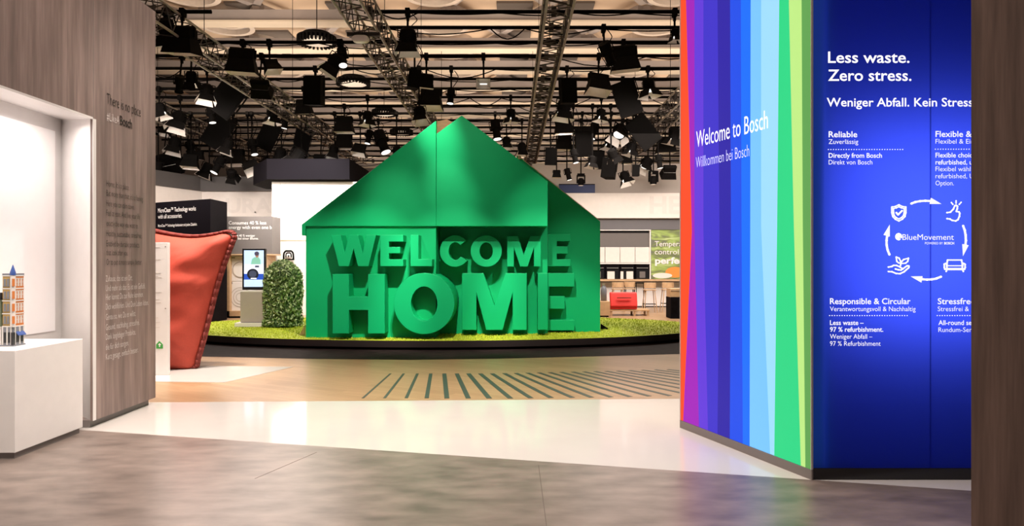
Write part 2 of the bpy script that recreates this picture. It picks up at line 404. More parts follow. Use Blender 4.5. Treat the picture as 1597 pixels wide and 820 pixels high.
# display plinth in the niche
t = thing('display_plinth', 'white lacquered box plinth in the lit showcase niche', 'plinth', (-4.4, 6.0, 0))
mb = MB(); mb.prism([(-4.055, 5.57, .05), (-4.055, 6.45, .05), (-4.70, 6.45, .05), (-4.70, 5.57, .05)], (0, 0, .835)); mb.build('body', M['white'], t, bevel=.004)
mb = MB(); mb.prism([(-4.075, 5.59, 0), (-4.075, 6.43, 0), (-4.68, 6.43, 0), (-4.68, 5.59, 0)], (0, 0, .05)); mb.build('toe_kick', M['kick'], t)

# toy buildings on it
TOPZ = .885
M['ty'] = mat('yellow toy bricks', (.55, .36, .12), .4); M['to'] = mat('orange toy bricks', (.62, .20, .05), .4)
M['tw'] = mat('white toy bricks', (.75, .72, .68), .4); M['tg'] = mat('grey toy bricks', (.22, .23, .26), .4)
M['tb'] = mat('blue toy bricks', (.05, .10, .32), .35); M['tn'] = mat('black toy bricks', (.02, .02, .022), .35)
M['tgr'] = mat('sand green toy bricks', (.16, .19, .12), .4); M['tr'] = mat('red toy bricks', (.5, .03, .03), .4)
bx, by, BWD, BDP = -4.284, 5.86, .088, .13      # corner towards the viewer, width and depth
def bbox(name, m, x0, x1, y0, y1, z0, z1, par):
    q = MB(); q.box(((x0 + x1) / 2, (y0 + y1) / 2, TOPZ + (z0 + z1) / 2), (x1 - x0, y1 - y0, z1 - z0)); return q.build(name, M[m], par)
t = thing('toy_building', 'orange and yellow toy corner building with blue pointed turret on the white plinth', 'toy building', (bx - .04, by + .06, TOPZ))
bbox('base_plate', 'tg', bx - BWD - .006, bx + .012, by - .012, by + BDP + .006, 0, .012, t)
bbox('shop_floor', 'tg', bx - BWD, bx, by, by + BDP, .012, .17, t)
bbox('side_wing', 'ty', bx - BWD, bx - .012, by, by + BDP, .17, .60, t)
bbox('front_wing', 'to', bx - .012, bx, by + .012, by + BDP, .17, .60, t)
q = MB(); q.tube((bx, by, TOPZ + .17), (bx, by, TOPZ + .61), .02, 8); q.build('corner_tower', M['tw'], t)
for z in (.165, .275, .385, .49, .60):
    bbox('cornice', 'tw', bx - BWD - .003, bx + .004, by - .004, by + BDP + .003, z, z + .010, t)
for i in range(4):
    z0 = .192 + i * .107
    q = MB(); q.box((bx + .013, by - .013, TOPZ + z0 + .035), (.018, .018, .065), Euler((0, 0, R(45))).to_matrix()); q.build('tower_window', M['to'], t)
    for yy in (.045, .078, .111):      # orange front: white framed twin windows
        f = MB()
        for e in (-.011, .011): f.box((bx + .002, by + yy + e, TOPZ + z0 + .035), (.008, .004, .066))
        f.box((bx + .002, by + yy, TOPZ + z0 + .069), (.008, .026, .006)); f.box((bx + .002, by + yy, TOPZ + z0 + .036), (.008, .02, .004))
        f.build('window', M['tw'], t)
    for xx in (-.068, -.040):          # yellow side: grey windows
        f = MB(); f.box((bx + xx, by - .001, TOPZ + z0 + .036), (.017, .008, .06)); f.box((bx + xx, by - .003, TOPZ + z0 + .004), (.023, .012, .006)); f.build('window', M['tg'], t)
for yy in (.035, .085): bbox('shop_window', 'tn', bx - .002, bx + .003, by + yy, by + yy + .035, .03, .115, t)
for xx in (-.078, -.042): bbox('shop_window', 'tn', bx + xx, bx + xx + .024, by - .003, by + .002, .03, .12, t)
for yy in (.022, .077, .126): bbox('shop_pillar', 'tw', bx - .002, bx + .006, by + yy - .005, by + yy + .005, .012, .165, t)
for xx in (-.086, -.048, -.014): bbox('shop_pillar', 'tw', bx + xx - .004, bx + xx + .004, by - .006, by + .002, .012, .165, t)
q = MB(); q.prism([(bx + .026, by + .03, TOPZ + .088), (bx + .026, by + .125, TOPZ + .088), (bx + .002, by + .125, TOPZ + .118), (bx + .002, by + .03, TOPZ + .118)], (0, 0, .006)); q.build('awning', M['tb'], t)
bbox('door', 'tn', bx - .006, bx + .016, by - .016, by + .006, .012, .12, t)
bbox('roof', 'tg', bx - BWD - .002, bx + .003, by - .003, by + BDP + .002, .61, .625, t)
q = MB(); q.tube((bx, by, TOPZ + .61), (bx, by, TOPZ + .635), .024, 8, .022); q.tube((bx, by, TOPZ + .635), (bx, by, TOPZ + .70), .022, 8, .002); q.build('turret', M['tb'], t)
cx2 = bx - .10
t = thing('toy_building', 'lower sand green toy building beside the taller orange one on the plinth', 'toy building', (cx2 - .045, by + .06, TOPZ))
bbox('base_plate', 'tg', cx2 - .095, cx2 + .002, by - .02, by + .12, 0, .012, t)
bbox('shop_floor', 'tw', cx2 - .09, cx2, by - .01, by + .11, .012, .17, t)
bbox('red_signboard', 'tr', cx2 - .085, cx2 - .005, by - .016, by - .009, .135, .16, t)
bbox('upper_floor', 'tgr', cx2 - .09, cx2, by - .01, by + .11, .17, .40, t)
for z0 in (.195, .30):
    for xx in (-.07, -.025):
        f = bbox('window', 'tn', cx2 + xx - .012, cx2 + xx + .012, by - .016, by - .008, z0, z0 + .07, t)
bbox('door', 'tn', cx2 - .035, cx2 - .01, by - .015, by - .009, .015, .12, t)
bbox('roof', 'tn', cx2 - .095, cx2 + .003, by - .015, by + .115, .40, .425, t)
bbox('roof_hut', 'tn', cx2 - .05, cx2 - .01, by + .01, by + .05, .425, .46, t)

# ------------------------------------------------------------------ right: coloured light box, blue light box, brown wall
A = Vector((1.64, 6.63, 0)); B = Vector((2.21, 5.04, 0))
fd = (B - A).normalized(); fn = Vector((fd.y, -fd.x, 0)).normalized()      # outward (to the left)
if fn.x > 0: fn = -fn
def rplane(x, y): return plane_hit(x, y, A, fn)
LT = 4.6
t = thing('light_box', 'tall backlit banner with rainbow coloured vertical stripes and welcome lettering', 'light box', (A + B) / 2)
rows = [(-60, [1059, 1068, 1083, 1097, 1118, 1138, 1155, 1171, 1187, 1217, 1226, 1249, 1258]),
        (330, [1059.5, 1079, 1083, 1097, 1122, 1140, 1156.5, 1170, 1187, 1212, 1238, 1252, 1259.5]),
        (655, [1060, 1065.5, 1090, 1104, 1119, 1138, 1158.5, 1169, 1201, 1207.5, 1249, 1256, 1261])]
cols = [(.95, .075, .022), (.34, .018, .48), (.12, .045, .68), (.052, .036, .58), (.030, .020, .38), (.018, .080, .80), (.012, .16, .95), (.19, .55, .98), (.33, .70, 1.0), (.03, .66, .24), (.50, .82, .24), (.12, .36, .09)]
mats = []
for c in cols:
    mats.append(mat('backlit stripe', tuple(k * .25 for k in c), .5, emit=c, es=.92, spec=.15))
L = (B - A).length; N = len(cols)
def s_at(x, y): return max(0, min(L, (rplane(x, y) - A).dot(fd)))
mb = MB()
zs = [LT, 1.9, .075]
ss = []
for (yy, xs) in rows: ss.append([s_at(x, max(yy, 0)) for x in xs])
for r in ss: r[0] = 0.0; r[-1] = L
for r in range(2):
    for i in range(N):
        q = [A + fd * ss[r][i] + Vector((0, 0, zs[r])), A + fd * ss[r][i + 1] + Vector((0, 0, zs[r])), A + fd * ss[r + 1][i + 1] + Vector((0, 0, zs[r + 1])), A + fd * ss[r + 1][i] + Vector((0, 0, zs[r + 1]))]
        mb.add(q, [(0, 1, 2, 3)], i)
mb.build('printed_fabric', mats, t, recalc=False)
mb = MB()
def boxAB(p, q, z0, z1, d0, d1):   # a slab along p-q from d0 to d1 measured inwards
    i = -fn; mb.prism([p + i * d0 + Vector((0, 0, z0)), q + i * d0 + Vector((0, 0, z0)), q + i * d1 + Vector((0, 0, z0)), p + i * d1 + Vector((0, 0, z0))], (0, 0, z1 - z0))
boxAB(A - fd * .012, A, .075, LT, -.006, .12); boxAB(B, B + fd * .006, .075, LT, -.006, .012)
mb.build('edge_profile', mat('pale aluminium profile', (.62, .60, .58), .35, metal=.4), t)
mb = MB(); boxAB(A - fd * .012, B + fd * .006, 0, .072, -.004, .025); mb.build('plinth', M['kick'], t)
mb = MB(); boxAB(A, B - fd * .12, .08, LT, .115, .13); mb.build('back_board', M['white'], t)
LR = lambda s, a, b, cap, m, bold=0: lettering(s, rplane, a, b, cap, m, t, bold, lift=.004)
def lr(s, a, b, cap, m, bold):
    o = lettering(s, rplane, a, b, cap, m, t, bold, lift=0)
    for v in o.data.vertices: v.co += fn * .004
lr('Welcome to Bosch', (1086.5, 230), (1198, 199), 25, M['glowtext'], -.004)
lr('Willkommen bei Bosch', (1086, 262), (1169, 243), 17, M['softglowtext'], -.014)

DB = 5.05
t = thing('light_box', 'deep blue backlit panel with white recycling scheme and headline lettering', 'light box', (3.0, DB + .3, 0))
xl, xr = 2.224, 4.2
mb = MB()
for x0, x1 in ((xl, 3.095), (3.0965, xr)):
    mb.add([(x0, DB, .085), (x1, DB, .085), (x1, DB, LT), (x0, DB, LT)], [(0, 1, 2, 3)])
mb.build('printed_fabric', M['blue'], t, recalc=False)
mb = MB(); mb.box(((xl + xr) / 2 + .05, DB + .5, LT / 2), (xr - xl - .1, .02, LT)); mb.box((xl + .1, DB + .27, LT / 2 + .04), (.02, .46, LT - .1)); mb.box((xr, DB + .25, LT / 2 + .04), (.02, .5, LT - .1)); mb.box(((xl + xr) / 2 + .05, DB + .25, LT), (xr - xl - .1, .48, .02))
mb.build('box_body', M['white'], t)
mb = MB(); mb.prism([(xl - .015, DB - .012, 0), (xr, DB - .012, 0), (xr, DB + .1, 0), (xl + .02, DB + .1, 0)], (0, 0, .085)); mb.build('plinth', M['blackgloss'], t)
mb = MB(); mb.box((3.0958, DB + .004, LT / 2 + .04), (.004, .006, LT - .1)); mb.build('fabric_joint', mat('joint blue', (.02, .035, .4), .5), t)
for z, pw in ((1.85, 18.5),):
    l = bpy.data.lights.new('panel_lamp', 'AREA'); l.shape = 'RECTANGLE'; l.size = 1.3; l.size_y = 1.5; l.energy = pw; l.color = (1, 1, 1)
    o = bpy.data.objects.new('panel_lamp', l); COL.objects.link(o); o.location = (3.15, DB + .42, z); o.rotation_euler = (R(-90), 0, 0)
    o.rotation_euler = Vector((0, -1, 0)).to_track_quat('-Z', 'Y').to_euler()
bplane = lambda x, y: P(x, y, DB)
LB = lambda s, a, b, cap, bold=0: lettering(s, bplane, a, b, cap, M['glowtext'], t, bold, lift=.004)
LB('Less waste.', (1291, 98), (1418, 98), 17, .012); LB('Zero stress.', (1291, 126), (1421, 126), 17, .012)
LB('Weniger Abfall. Kein Stress.', (1289, 166), (1521, 166), 13, .012)
LB('Reliable', (1292, 214), (1336.5, 214), 9, .011); LB('Zuverlässig', (1292, 224.5), (1338, 224.5), 7.2, -.005)
LB('Directly from Bosch', (1292, 246), (1375, 246), 7.2, .011); LB('Direkt von Bosch', (1292, 256.5), (1360, 256.5), 7.2, -.005)
LB('Flexible & Simple', (1458.5, 213.5), (1556, 213.5), 9, .011); LB('Flexibel & Einfach', (1458.5, 224), (1536, 224), 7.2, -.005)
LB('Flexible choice:', (1458.5, 245.5), (1523, 245.5), 7.2, .011); LB('refurbished, used', (1458.5, 256.5), (1530, 256.5), 7.2, .011)
LB('Flexibel wählen:', (1458.5, 267), (1526, 267), 7.2, -.005); LB('refurbished, Used', (1458.5, 278), (1532, 278), 7.2, -.005); LB('Option.', (1458.5, 289), (1487, 289), 7.2, -.005)
LB('Responsible & Circular', (1294, 474), (1419.5, 474), 9, .011); LB('Verantwortungsvoll & Nachhaltig', (1294, 485), (1427.5, 485), 7.2, -.005)
LB('Less waste –', (1294, 506.5), (1346.5, 506.5), 7.2, .011); LB('97 % refurbishment.', (1294, 517), (1377, 517), 7.2, .011)
LB('Weniger Abfall –', (1294, 528), (1360, 528), 7.2, -.005); LB('97 % Refurbishment', (1294, 539), (1373, 539), 7.2, -.005)
LB('Stressfree & Handy', (1462, 474), (1575, 474), 9, .011); LB('Stressfrei & Handlich', (1462, 485), (1550, 485), 7.2, -.005)
LB('All-round service', (1463, 506.5), (1535, 506.5), 7.2, .011); LB('Rundum-Service', (1463, 517.5), (1531, 517.5), 7.2, -.005)
LB('BlueMovement', (1407, 374), (1487, 374), 8.8, .0); LB('POWERED BY', (1442, 381), (1470, 381), 3.6, .0); LB('BOSCH', (1472, 381), (1487.5, 381), 3.6, .03)
mb = MB()
for x0, x1, y in ((1292, 1408, 233), (1459, 1540, 232.5), (1294, 1415, 492), (1462, 1540, 492)):
    n = int((x1 - x0) / 3.9)
    for i in range(n + 1):
        c = P(x0 + (x1 - x0) * i / n, y, DB - .004); mb.tube(c, c + Vector((0, .003, 0)), .0036, 8)
mb.build('dotted_rule', M['glowtext'], t)
Z8 = lambda pts: [(1380 + x / 5.467, 300 + y / 5.467) for x, y in pts]
def stroke(pts, r=.0053, closed=False):
    q = [P(x, y, DB - .004) for x, y in Z8(pts)]
    if closed: q.append(q[0])
    for a, b in zip(q, q[1:]):
        tt = (b - a).normalized(); n = Vector((-tt.z, 0, tt.x)) * r
        mb.prism([a - n, a + n, b + n, b - n], (0, .003, 0))
    for a in q: mb.tube(a, a + Vector((0, .003, 0)), r, 8)
def arc(cx, cy, rx, ry, a0, a1, n=12): return [(cx + rx * math.cos(R(a0 + (a1 - a0) * i / n)), cy + ry * math.sin(R(a0 + (a1 - a0) * i / n))) for i in range(n + 1)]
def tri(p): mb.prism([P(x, y, DB - .004) for x, y in Z8(p)], (0, .003, 0))
def icon(name):
    global mb
    mb.build(name, M['glowtext'], t); mb = MB()
mb = MB()
sh = lambda k: [(120 + (x - 120) * k, 172 + (y - 172) * k) for x, y in [(120, 105), (150, 120), (180, 124), (180, 172), (172, 205), (150, 228), (120, 243), (90, 228), (68, 205), (60, 172), (60, 124), (90, 120)]]
stroke(sh(1), .0045, True); stroke(sh(.76), .004, True); stroke([(98, 172), (113, 190), (148, 156)], .006); icon('shield_icon')
stroke([(530, 172), (560, 168), (585, 142), (598, 112), (608, 108), (620, 118), (618, 140), (610, 162), (632, 165), (640, 178), (636, 205), (624, 232), (605, 243), (575, 238), (555, 226), (530, 223)], .005)
stroke([(567, 85), (582, 103)], .004); stroke([(608, 70), (608, 92)], .004); stroke([(652, 83), (634, 103)], .004); icon('snapping_hand_icon')
stroke([(30, 636), (58, 632), (75, 622), (100, 622), (128, 634), (150, 650), (140, 662), (118, 660), (90, 652)], .005); stroke([(150, 655), (192, 624), (207, 628), (204, 642), (165, 676), (130, 693), (95, 690), (62, 676), (30, 674)], .005)
stroke([(135, 622), (136, 600), (120, 602), (103, 588), (97, 550), (122, 560), (135, 585), (137, 600), (160, 572), (203, 560), (196, 588), (178, 603), (140, 606)], .0045); icon('hand_with_plant_icon')
stroke([(530, 612), (535, 576), (655, 576), (662, 612)], .005); stroke([(527, 625), (665, 625)], .004); stroke([(527, 648), (665, 648)], .004)
stroke([(508, 612), (520, 605), (530, 612), (530, 655), (512, 655), (508, 640)], .005, True); stroke([(662, 612), (672, 605), (685, 612), (685, 640), (680, 655), (662, 655)], .005, True)
stroke([(530, 657), (662, 657)], .005); stroke([(528, 657), (524, 674)], .005); stroke([(665, 657), (670, 674)], .005); icon('sofa_icon')
stroke([(226, 95), (260, 82), (300, 74), (345, 71), (392, 73)], .0075); tri([(395, 46), (483, 98), (383, 98)]); icon('arrow')
stroke([(668, 284), (682, 322), (690, 365), (692, 410), (688, 450)], .0075); tri([(662, 440), (715, 450), (668, 540)]); icon('arrow')
stroke([(480, 718), (440, 734), (400, 741), (360, 743), (322, 740)], .0075); tri([(222, 716), (322, 714), (312, 768)]); icon('arrow')
stroke([(40, 530), (24, 490), (16, 450), (15, 410), (20, 372)], .0075); tri([(42, 276), (42, 376), (-10, 362)]); icon('arrow')
stroke(arc(118, 377, 22, 24, 60, 380, 18), .005); stroke([(108, 385), (126, 368)], .012); icon('emblem')

# brown wall at the right edge
mb = MB(); mb.prism([(2.657, 3.95, 0), (4.6, 3.95, 0), (4.6, 4.35, 0), (2.96, 4.35, 0)], (0, 0, 4.6)); struct(mb.build('wall_right', M['brownwood']))

# ------------------------------------------------------------------ grass platform
t = thing('stage_platform', 'low oval platform covered in bright green turf with dark rim', 'platform', (-1.6, 15.5, 0))
def ell(k, n=96): return [(-1.6 + (6.0 + k) * math.cos(2 * math.pi * i / n), 15.5 + (3.0 + k) * math.sin(2 * math.pi * i / n)) for i in range(n)]
PZ = .175
mb = MB(); mb.prism([(x, y, .055) for x, y in ell(0)], (0, 0, PZ - .055)); mb.build('rim', M['rim'], t)
mb = MB(); mb.prism([(x, y, .003) for x, y in ell(-.1)], (0, 0, .052)); mb.build('recessed_base', M['black'], t)
mb = MB(); mb.prism([(x, y, PZ) for x, y in ell(-.01)], (0, 0, .004)); mb.build('turf_mat', M['grass'], t)
mb = MB()
rg = random.Random(3)
cnt = 0
while cnt < 16000:
    a = rg.uniform(-1, 1); b = rg.uniform(-1, 1)
    if a * a + b * b > .99: continue
    x, y = -1.6 + 5.98 * a, 15.5 + 2.98 * b
    if -3.9 < x < 1.6 and y > 14.2: continue
    an = rg.uniform(0, 6.28); h = rg.uniform(.015, .03); wd = .009; lx, ly = rg.uniform(-.012, .012), rg.uniform(-.012, .012)
    mb.add([(x - wd * math.cos(an), y - wd * math.sin(an), PZ + .003), (x + wd * math.cos(an), y + wd * math.sin(an), PZ + .003), (x + lx, y + ly, PZ + .004 + h)], [(0, 1, 2)])
    cnt += 1
tag(mb.build('grass', M['blade'], t, recalc=False), kind='stuff')
GZ = PZ + .004

# ------------------------------------------------------------------ green house
t = thing('welcome_house', 'large bright green house shape with raised WELCOME HOME letters', 'house display', (-1.1, 14.4, GZ))
def gz(y, d): return max(y, 0)
DW, DL, DGL, DGC, DR = 13.0, 12.62, 12.95, 12.97, 14.1
DRC, DLC = 13.7, 13.3
yb = lambda d: 410 + (CZ - GZ) * F_ / d
mb = MB(); mb.pxprism([(477, 351), (680, 351), (680, yb(DW)), (477, yb(DW))], DW, DW + .72); mb.build('front_wall', M['green'], t, bevel=.004)
mb = MB(); mb.pxprism([(679, 345), (854, 345), (854, yb(DRC)), (679, yb(DRC))], DRC, DRC + .12); mb.build('recess_wall', M['green'], t, bevel=.004)
mb = MB(); mb.pxprism([(470.5, 350), (680, 188), (680, 352.5), (476.5, 352.5), (476.5, 367), (470.5, 367)], DGL, DW + .12); mb.build('gable_panel', M['green'], t, bevel=.005)
mb = MB(); mb.pxprism([(680, 209), (720, 180), (854, 283), (854, 352.5), (680, 352.5)], DGC, DRC + .1); mb.build('gable_panel', M['green'], t, bevel=.005)
mb = MB(); mb.pxprism([(806, 242), (936, 345), (936, yb(DR)), (845, yb(DR)), (845, 300), (800, 300)], DR, DR + .12); mb.build('front_wall', M['green'], t, bevel=.005)
# rear body and roof sheets behind
mb = MB(); x0, x1 = -3.95, 1.80
mb.box((x0 + .06, 15.1, GZ + 1.05), (.1, 3.2, 2.1)); mb.box((x1 - .06, 15.45, GZ + 1.05), (.1, 2.3, 2.1)); mb.box(((x0 + x1) / 2, 16.7, GZ + 1.05), (x1 - x0, .1, 2.1)); mb.build('rear_wall', M['green'], t)
pk = P(697, 186, 13.6); pr = P(712, 197, 13.6)
mb = MB(); mb.prism([P(677, 190, 13.6), pk, P(706, 190.5, 13.6), P(683, 212, 13.6), P(640, 260, 13.6), P(632, 255, 13.6)], (0, 3.0, 0)); mb.build('roof_sheet', M['plywood'], t)
mb = MB(); mb.prism([P(808, 246, 14.23), P(811, 244.5, 14.23), P(935, 343, 14.23), P(930, 347, 14.23)], (0, 2.3, 0)); mb.build('roof_sheet', M['paleply'], t)
mb = MB(); mb.prism([P(807.5, 247.5, 14.05), P(807.5, 243, 14.05), P(811, 242.3, 14.05), P(813, 245, 14.05), P(811.5, 248, 14.05)], (0, .05, 0)); mb.build('roof_edge', M['paleply'], t)
mb = MB(); mb.prism([P(475.5, yb(13.4), 13.4), P(466.5, yb(13.4), 13.4), P(475.5, 506, 13.4)], (0, .04, 0)); mb.build('brace_foot', M['paleply'], t)
mb = MB(); q = P(938, 505, 14.6); mb.prism([P(937, yb(14.6), 14.6), P(951, yb(14.6) , 14.6), P(937, yb(14.6) - 9, 14.6)], (0, .04, 0)); mb.build('brace_foot', M['black'], t)
Za = lambda pts: [(460 + x / 4.1, 340 + y / 4.1) for x, y in pts]
Zb = lambda pts: [(660 + x / 4.1, 340 + y / 4.1) for x, y in pts]
def letter(pts, d0=DL, d1=DW + .01):
    b = MB(); b.pxprism(pts, d0, d1); o = b.build('letter', M['green'], t, bevel=.006); return o
letter(Za([(230, 107), (294, 107), (318, 222), (345, 107), (403, 107), (432, 222), (456, 107), (519, 107), (470, 308), (403, 308), (374, 196), (345, 308), (281, 308)]))
def E(x0, x1, xm, xs, y0, y1, g0, g1, g2, g3): return [(x0, y0), (x1, y0), (x1, g0), (xs, g0), (xs, g1), (xm, g1), (xm, g2), (xs, g2), (xs, g3), (x1, g3), (x1, y1), (x0, y1)]
letter(Za(E(545, 692, 672, 600, 107, 308, 150, 184, 225, 263)))
letter(Za([(738, 107), (790, 107), (790, 262), (876, 262), (876, 308), (738, 308)]))
def el(cx, cy, rx, ry, n=48, a0=0, a1=360): return [(cx + rx * math.cos(R(a0 + (a1 - a0) * i / n)), cy + ry * math.sin(R(a0 + (a1 - a0) * i / n))) for i in range(n + (0 if a1 - a0 == 360 else 1))]
letter(Zb(el(203, 211, 97, 101, 40, 38, 318) + el(205, 211, 42, 56, 40, 318, 38)[0:]), DLC, DRC + .01)
def Oring(o, i, d0=12.62, d1=13.71):
    b = MB(); b.ring([P(x, y, d0) for x, y in o], [P(x, y, d0) for x, y in i], (0, d1 - d0, 0)); b.build('letter', M['green'], t, bevel=.006)
Oring(Zb(el(403, 211, 100, 101)), Zb(el(403, 211, 42, 55)), DLC, DRC + .01)
letter(Zb([(537, 115), (606, 115), (643, 235), (684, 115), (752, 115), (752, 310), (708, 310), (708, 190), (668, 310), (620, 310), (580, 190), (580, 310), (537, 310)]), DLC, DRC + .01)
letter(Zb(E(797, 942, 925, 855, 102, 308, 148, 180, 227, 263)), 13.85, DR + .01)
letter(Za([(240, 357), (345, 357), (345, 502), (467, 502), (467, 357), (574, 357), (574, 738), (467, 738), (467, 588), (345, 588), (345, 738), (240, 738)]))
Oring(el(661.4, 473.2, 47.3, 47.8), el(661.4, 473.5, 20.5, 26.8))
letter(Zb([(248, 352), (385, 352), (455, 560), (525, 352), (662, 352), (662, 715), (572, 715), (572, 478), (508, 715), (403, 715), (340, 478), (340, 715), (248, 715)]), DLC, DRC + .01)
letter(Zb([(733, 352), (797, 352), (797, 715), (733, 715)]), DLC, DRC + .01)
letter(Zb(E(792, 967, 905, 805, 352, 718, 438, 500, 580, 652)), 13.85, DR + .01)

# ------------------------------------------------------------------ hedge column, loop fixture, totem
def hedge(cx, cy, rx, ry, h, n, label):
    t = thing('topiary_shrub', label, 'shrub', (cx, cy, GZ))
    rg = random.Random(11)
    mb = MB()
    def surf(u, v, k):  # rounded column
        r = 1 - max(0, (v - .72) / .28) ** 2.4 * .75
        r *= 1 + .09 * noise.noise(Vector((math.cos(u) * 2, math.sin(u) * 2, v * 5))) + (.10 * max(0, .12 - v) / .12)
        return Vector((cx + math.cos(u) * rx * r * k, cy + math.sin(u) * ry * r * k, GZ + .03 + v * (h - .05)))
    for i in range(n):
        u = rg.uniform(0, 6.283); v = rg.random() ** .9; k = rg.uniform(.86, 1.06)
        if v > .97: k *= rg.uniform(.2, 1)
        p = surf(u, v, k)
        q = Euler((rg.uniform(-1.2, 1.2), rg.uniform(-1.2, 1.2), rg.uniform(0, 6.28))).to_matrix()
        l, w_ = rg.uniform(.03, .055), rg.uniform(.014, .024)
        mb.add([p + q @ Vector(s) for s in ((-l, 0, 0), (0, -w_, .008), (l, 0, 0), (0, w_, .008))], [(0, 1, 2, 3)], rg.choice((0, 0, 1, 1, 2)))
    mb.build('foliage', [M['leafa'], M['leafb'], M['leafc']], t, recalc=False)
    mb = MB(); nn = 20; vs = []
    for j in range(11):
        vs += [surf(6.283 * i / nn, j / 10, .86) for i in range(nn)]
    mb.add(vs, [(j * nn + i, j * nn + (i + 1) % nn, (j + 1) * nn + (i + 1) % nn, (j + 1) * nn + i) for j in range(10) for i in range(nn)] + [tuple(range(10 * nn, 11 * nn))])
    mb.build('dense_core', M['leafc'], t)
    return t
hedge(-5.12, 15.25, .40, .36, 1.50, 5200, 'rounded leafy hedge column on the turf beside the green house')
t = thing('loop_fixture', 'small black rounded loop fixture on the white wall above the hedge', 'fixture', P(450, 404, 20.8))
mb = MB()
for k, r in ((1.0, .028), (.55, .02)):
    c = P(450, 398, 20.8); pts = [c + Vector((.15 * k * sx, 0, sz * k)) for sx, sz in ((-1, -.13), (-.95, .06), (-.6, .13), (.6, .13), (.95, .06), (1, -.13))]
    mb.path(pts, r, 8)
mb.box(P(450, 404.5, 20.8), (.34, .06, .04)); mb.build('loop', M['black'], t, smooth=True)
mb = MB(); mb.tube(P(450, 399, 20.8), P(450, 399, 20.995), .025); mb.build('wall_bracket', M['black'], t)

DT = 15.3
t = thing('info_totem', 'upright black framed screen on beige pedestal showing a washing machine advert', 'screen totem', (P(394, 509, DT).x, DT, GZ))
mb = MB(); c = P(392, 506, DT); mb.box((c.x, DT + .1, GZ + .045), (.64, .5, .09)); mb.build('base', M['white'], t, bevel=.006)
mb = MB(); a = P(376, 455, DT); b = P(412, 503, DT); mb.box(((a.x + b.x) / 2, DT + .1, GZ + .1 + (a.z - GZ - .1) / 2), (b.x - a.x, .3, a.z - GZ - .1)); mb.build('pedestal', M['beige'], t, bevel=.004)
mb = MB(); mb.box(((a.x + b.x) / 2, DT + .1, GZ + .094), (b.x - a.x - .03, .27, .016)); mb.build('shadow_gap', M['black'], t)
mb = MB(); mb.box(((a.x + b.x) / 2, DT + .1, a.z + .012), (b.x - a.x + .01, .31, .026)); mb.build('top_cap', M['white'], t)
a = P(377.5, 387.5, DT); b = P(413, 452, DT)
zb = b.z + .0
mb = MB(); mb.box(((a.x + b.x) / 2, DT + .06, (a.z + zb) / 2), (b.x - a.x, .1, a.z - zb)); bz = mb.build('screen_housing', M['bezel'], t, bevel=.004)
def scr(px, col, es, lift, name):
    b_ = MB(); b_.prism([P(x, y, DT - .001 - lift) for x, y in px], (0, .0015, 0)); return b_.build(name, mat('screen ' + name, col, .4, emit=col, es=es), bz)
sx = lambda x: 340 + x / 5.13; sy_ = lambda y: 370 + y / 5.13
S = lambda pts: [(sx(x), sy_(y)) for x, y in pts]
scr(S([(208, 104), (366, 104), (366, 396), (208, 396)]), (.50, .66, .95), .8, 0, 'display')
scr(S([(208, 215), (366, 215), (366, 292), (208, 292)]), (.62, .66, .80), .9, .0015, 'machine_front')
scr(S([(208, 292), (366, 292), (366, 338), (208, 338)]), (.02, .07, .42), .9, .0015, 'blue_band')
scr(S([(262, 215), (272, 172), (292, 158), (325, 158), (340, 180), (343, 215)]), (.20, .46, .36), .8, .002, 'figure_shirt')
scr(S(el(312, 142, 15, 20, 16)), (.34, .18, .12), .8, .003, 'figure_face')
scr(S(el(310, 130, 19, 17, 16)), (.06, .05, .08), .8, .004, 'figure_hair')
scr(S(el(278, 295, 46, 44, 24)), (.012, .014, .022), .8, .003, 'machine_door')
scr(S(el(278, 293, 30, 28, 24)), (.05, .06, .10), .8, .004, 'door_glass')
scr(S([(262, 324), (308, 324), (308, 334), (262, 334)]), (.85, .88, 1), .8, .005, 'caption_bar')
scr(S([(296, 226), (328, 226), (328, 240), (296, 240)]), (.05, .06, .1), .8, .004, 'machine_display')
t_tot = t

# ------------------------------------------------------------------ red cushion and info board
t = thing('floor_cushion', 'huge upright red cushion with dark piping standing on the pale floor', 'cushion', (-5.6, 10.4, .003))
DC = 10.35
def cu(x, y): return P(x, y, DC)
out = [(300, 578.5)] + [(x, y) for x, y in ((309, 560), (318, 530), (328, 490), (338, 450), (349, 415), (358, 390), (366, 367))] + [(355, 361), (335, 365), (300, 368.5), (262, 364), (225, 356), (180, 350), (130, 348), (80, 349)] + [(70, 365), (82, 400), (98, 440), (110, 490), (120, 540), (128, 577)] + [(180, 579), (240, 579)]
def smooth_closed(p, m=3):
    o_ = []
    for i in range(len(p)):
        a, b, c, d = (Vector(p[(i + k) % len(p)]) for k in (-1, 0, 1, 2))
        for k in range(m):
            q = k / m; o_.append(tuple(.5 * (2 * b + (c - a) * q + (2 * a - 5 * b + 4 * c - d) * q * q + (3 * b - a - 3 * c + d) * q ** 3)))
    return o_
out = smooth_closed(out)
n = len(out)
cen = Vector((-5.75, DC, 1.0))
op = [cu(x, y) for x, y in out]
vs = []; fs = []
K = 14
for side in (-1, 1):
    for kk in range(K):
        f = 1 - kk / K
        for i, p in enumerate(op):
            q = cen + (p - cen) * f
            bulge = .40 * (1 - f ** 3.0) ** .8
            wr = .05 * noise.noise(Vector((q.x * 2.5 + 5, q.z * 5, side))) * (1 if kk else 0) + .012 * math.sin(q.z * 38 + q.x * 9) * max(0, 1 - abs(f - .85) * 6) * (1 if kk else 0)
            vs.append(Vector((q.x, q.y + side * (bulge + wr), q.z)))
    vs.append(cen + Vector((0, side * .40, 0)))
h = K * n + 1
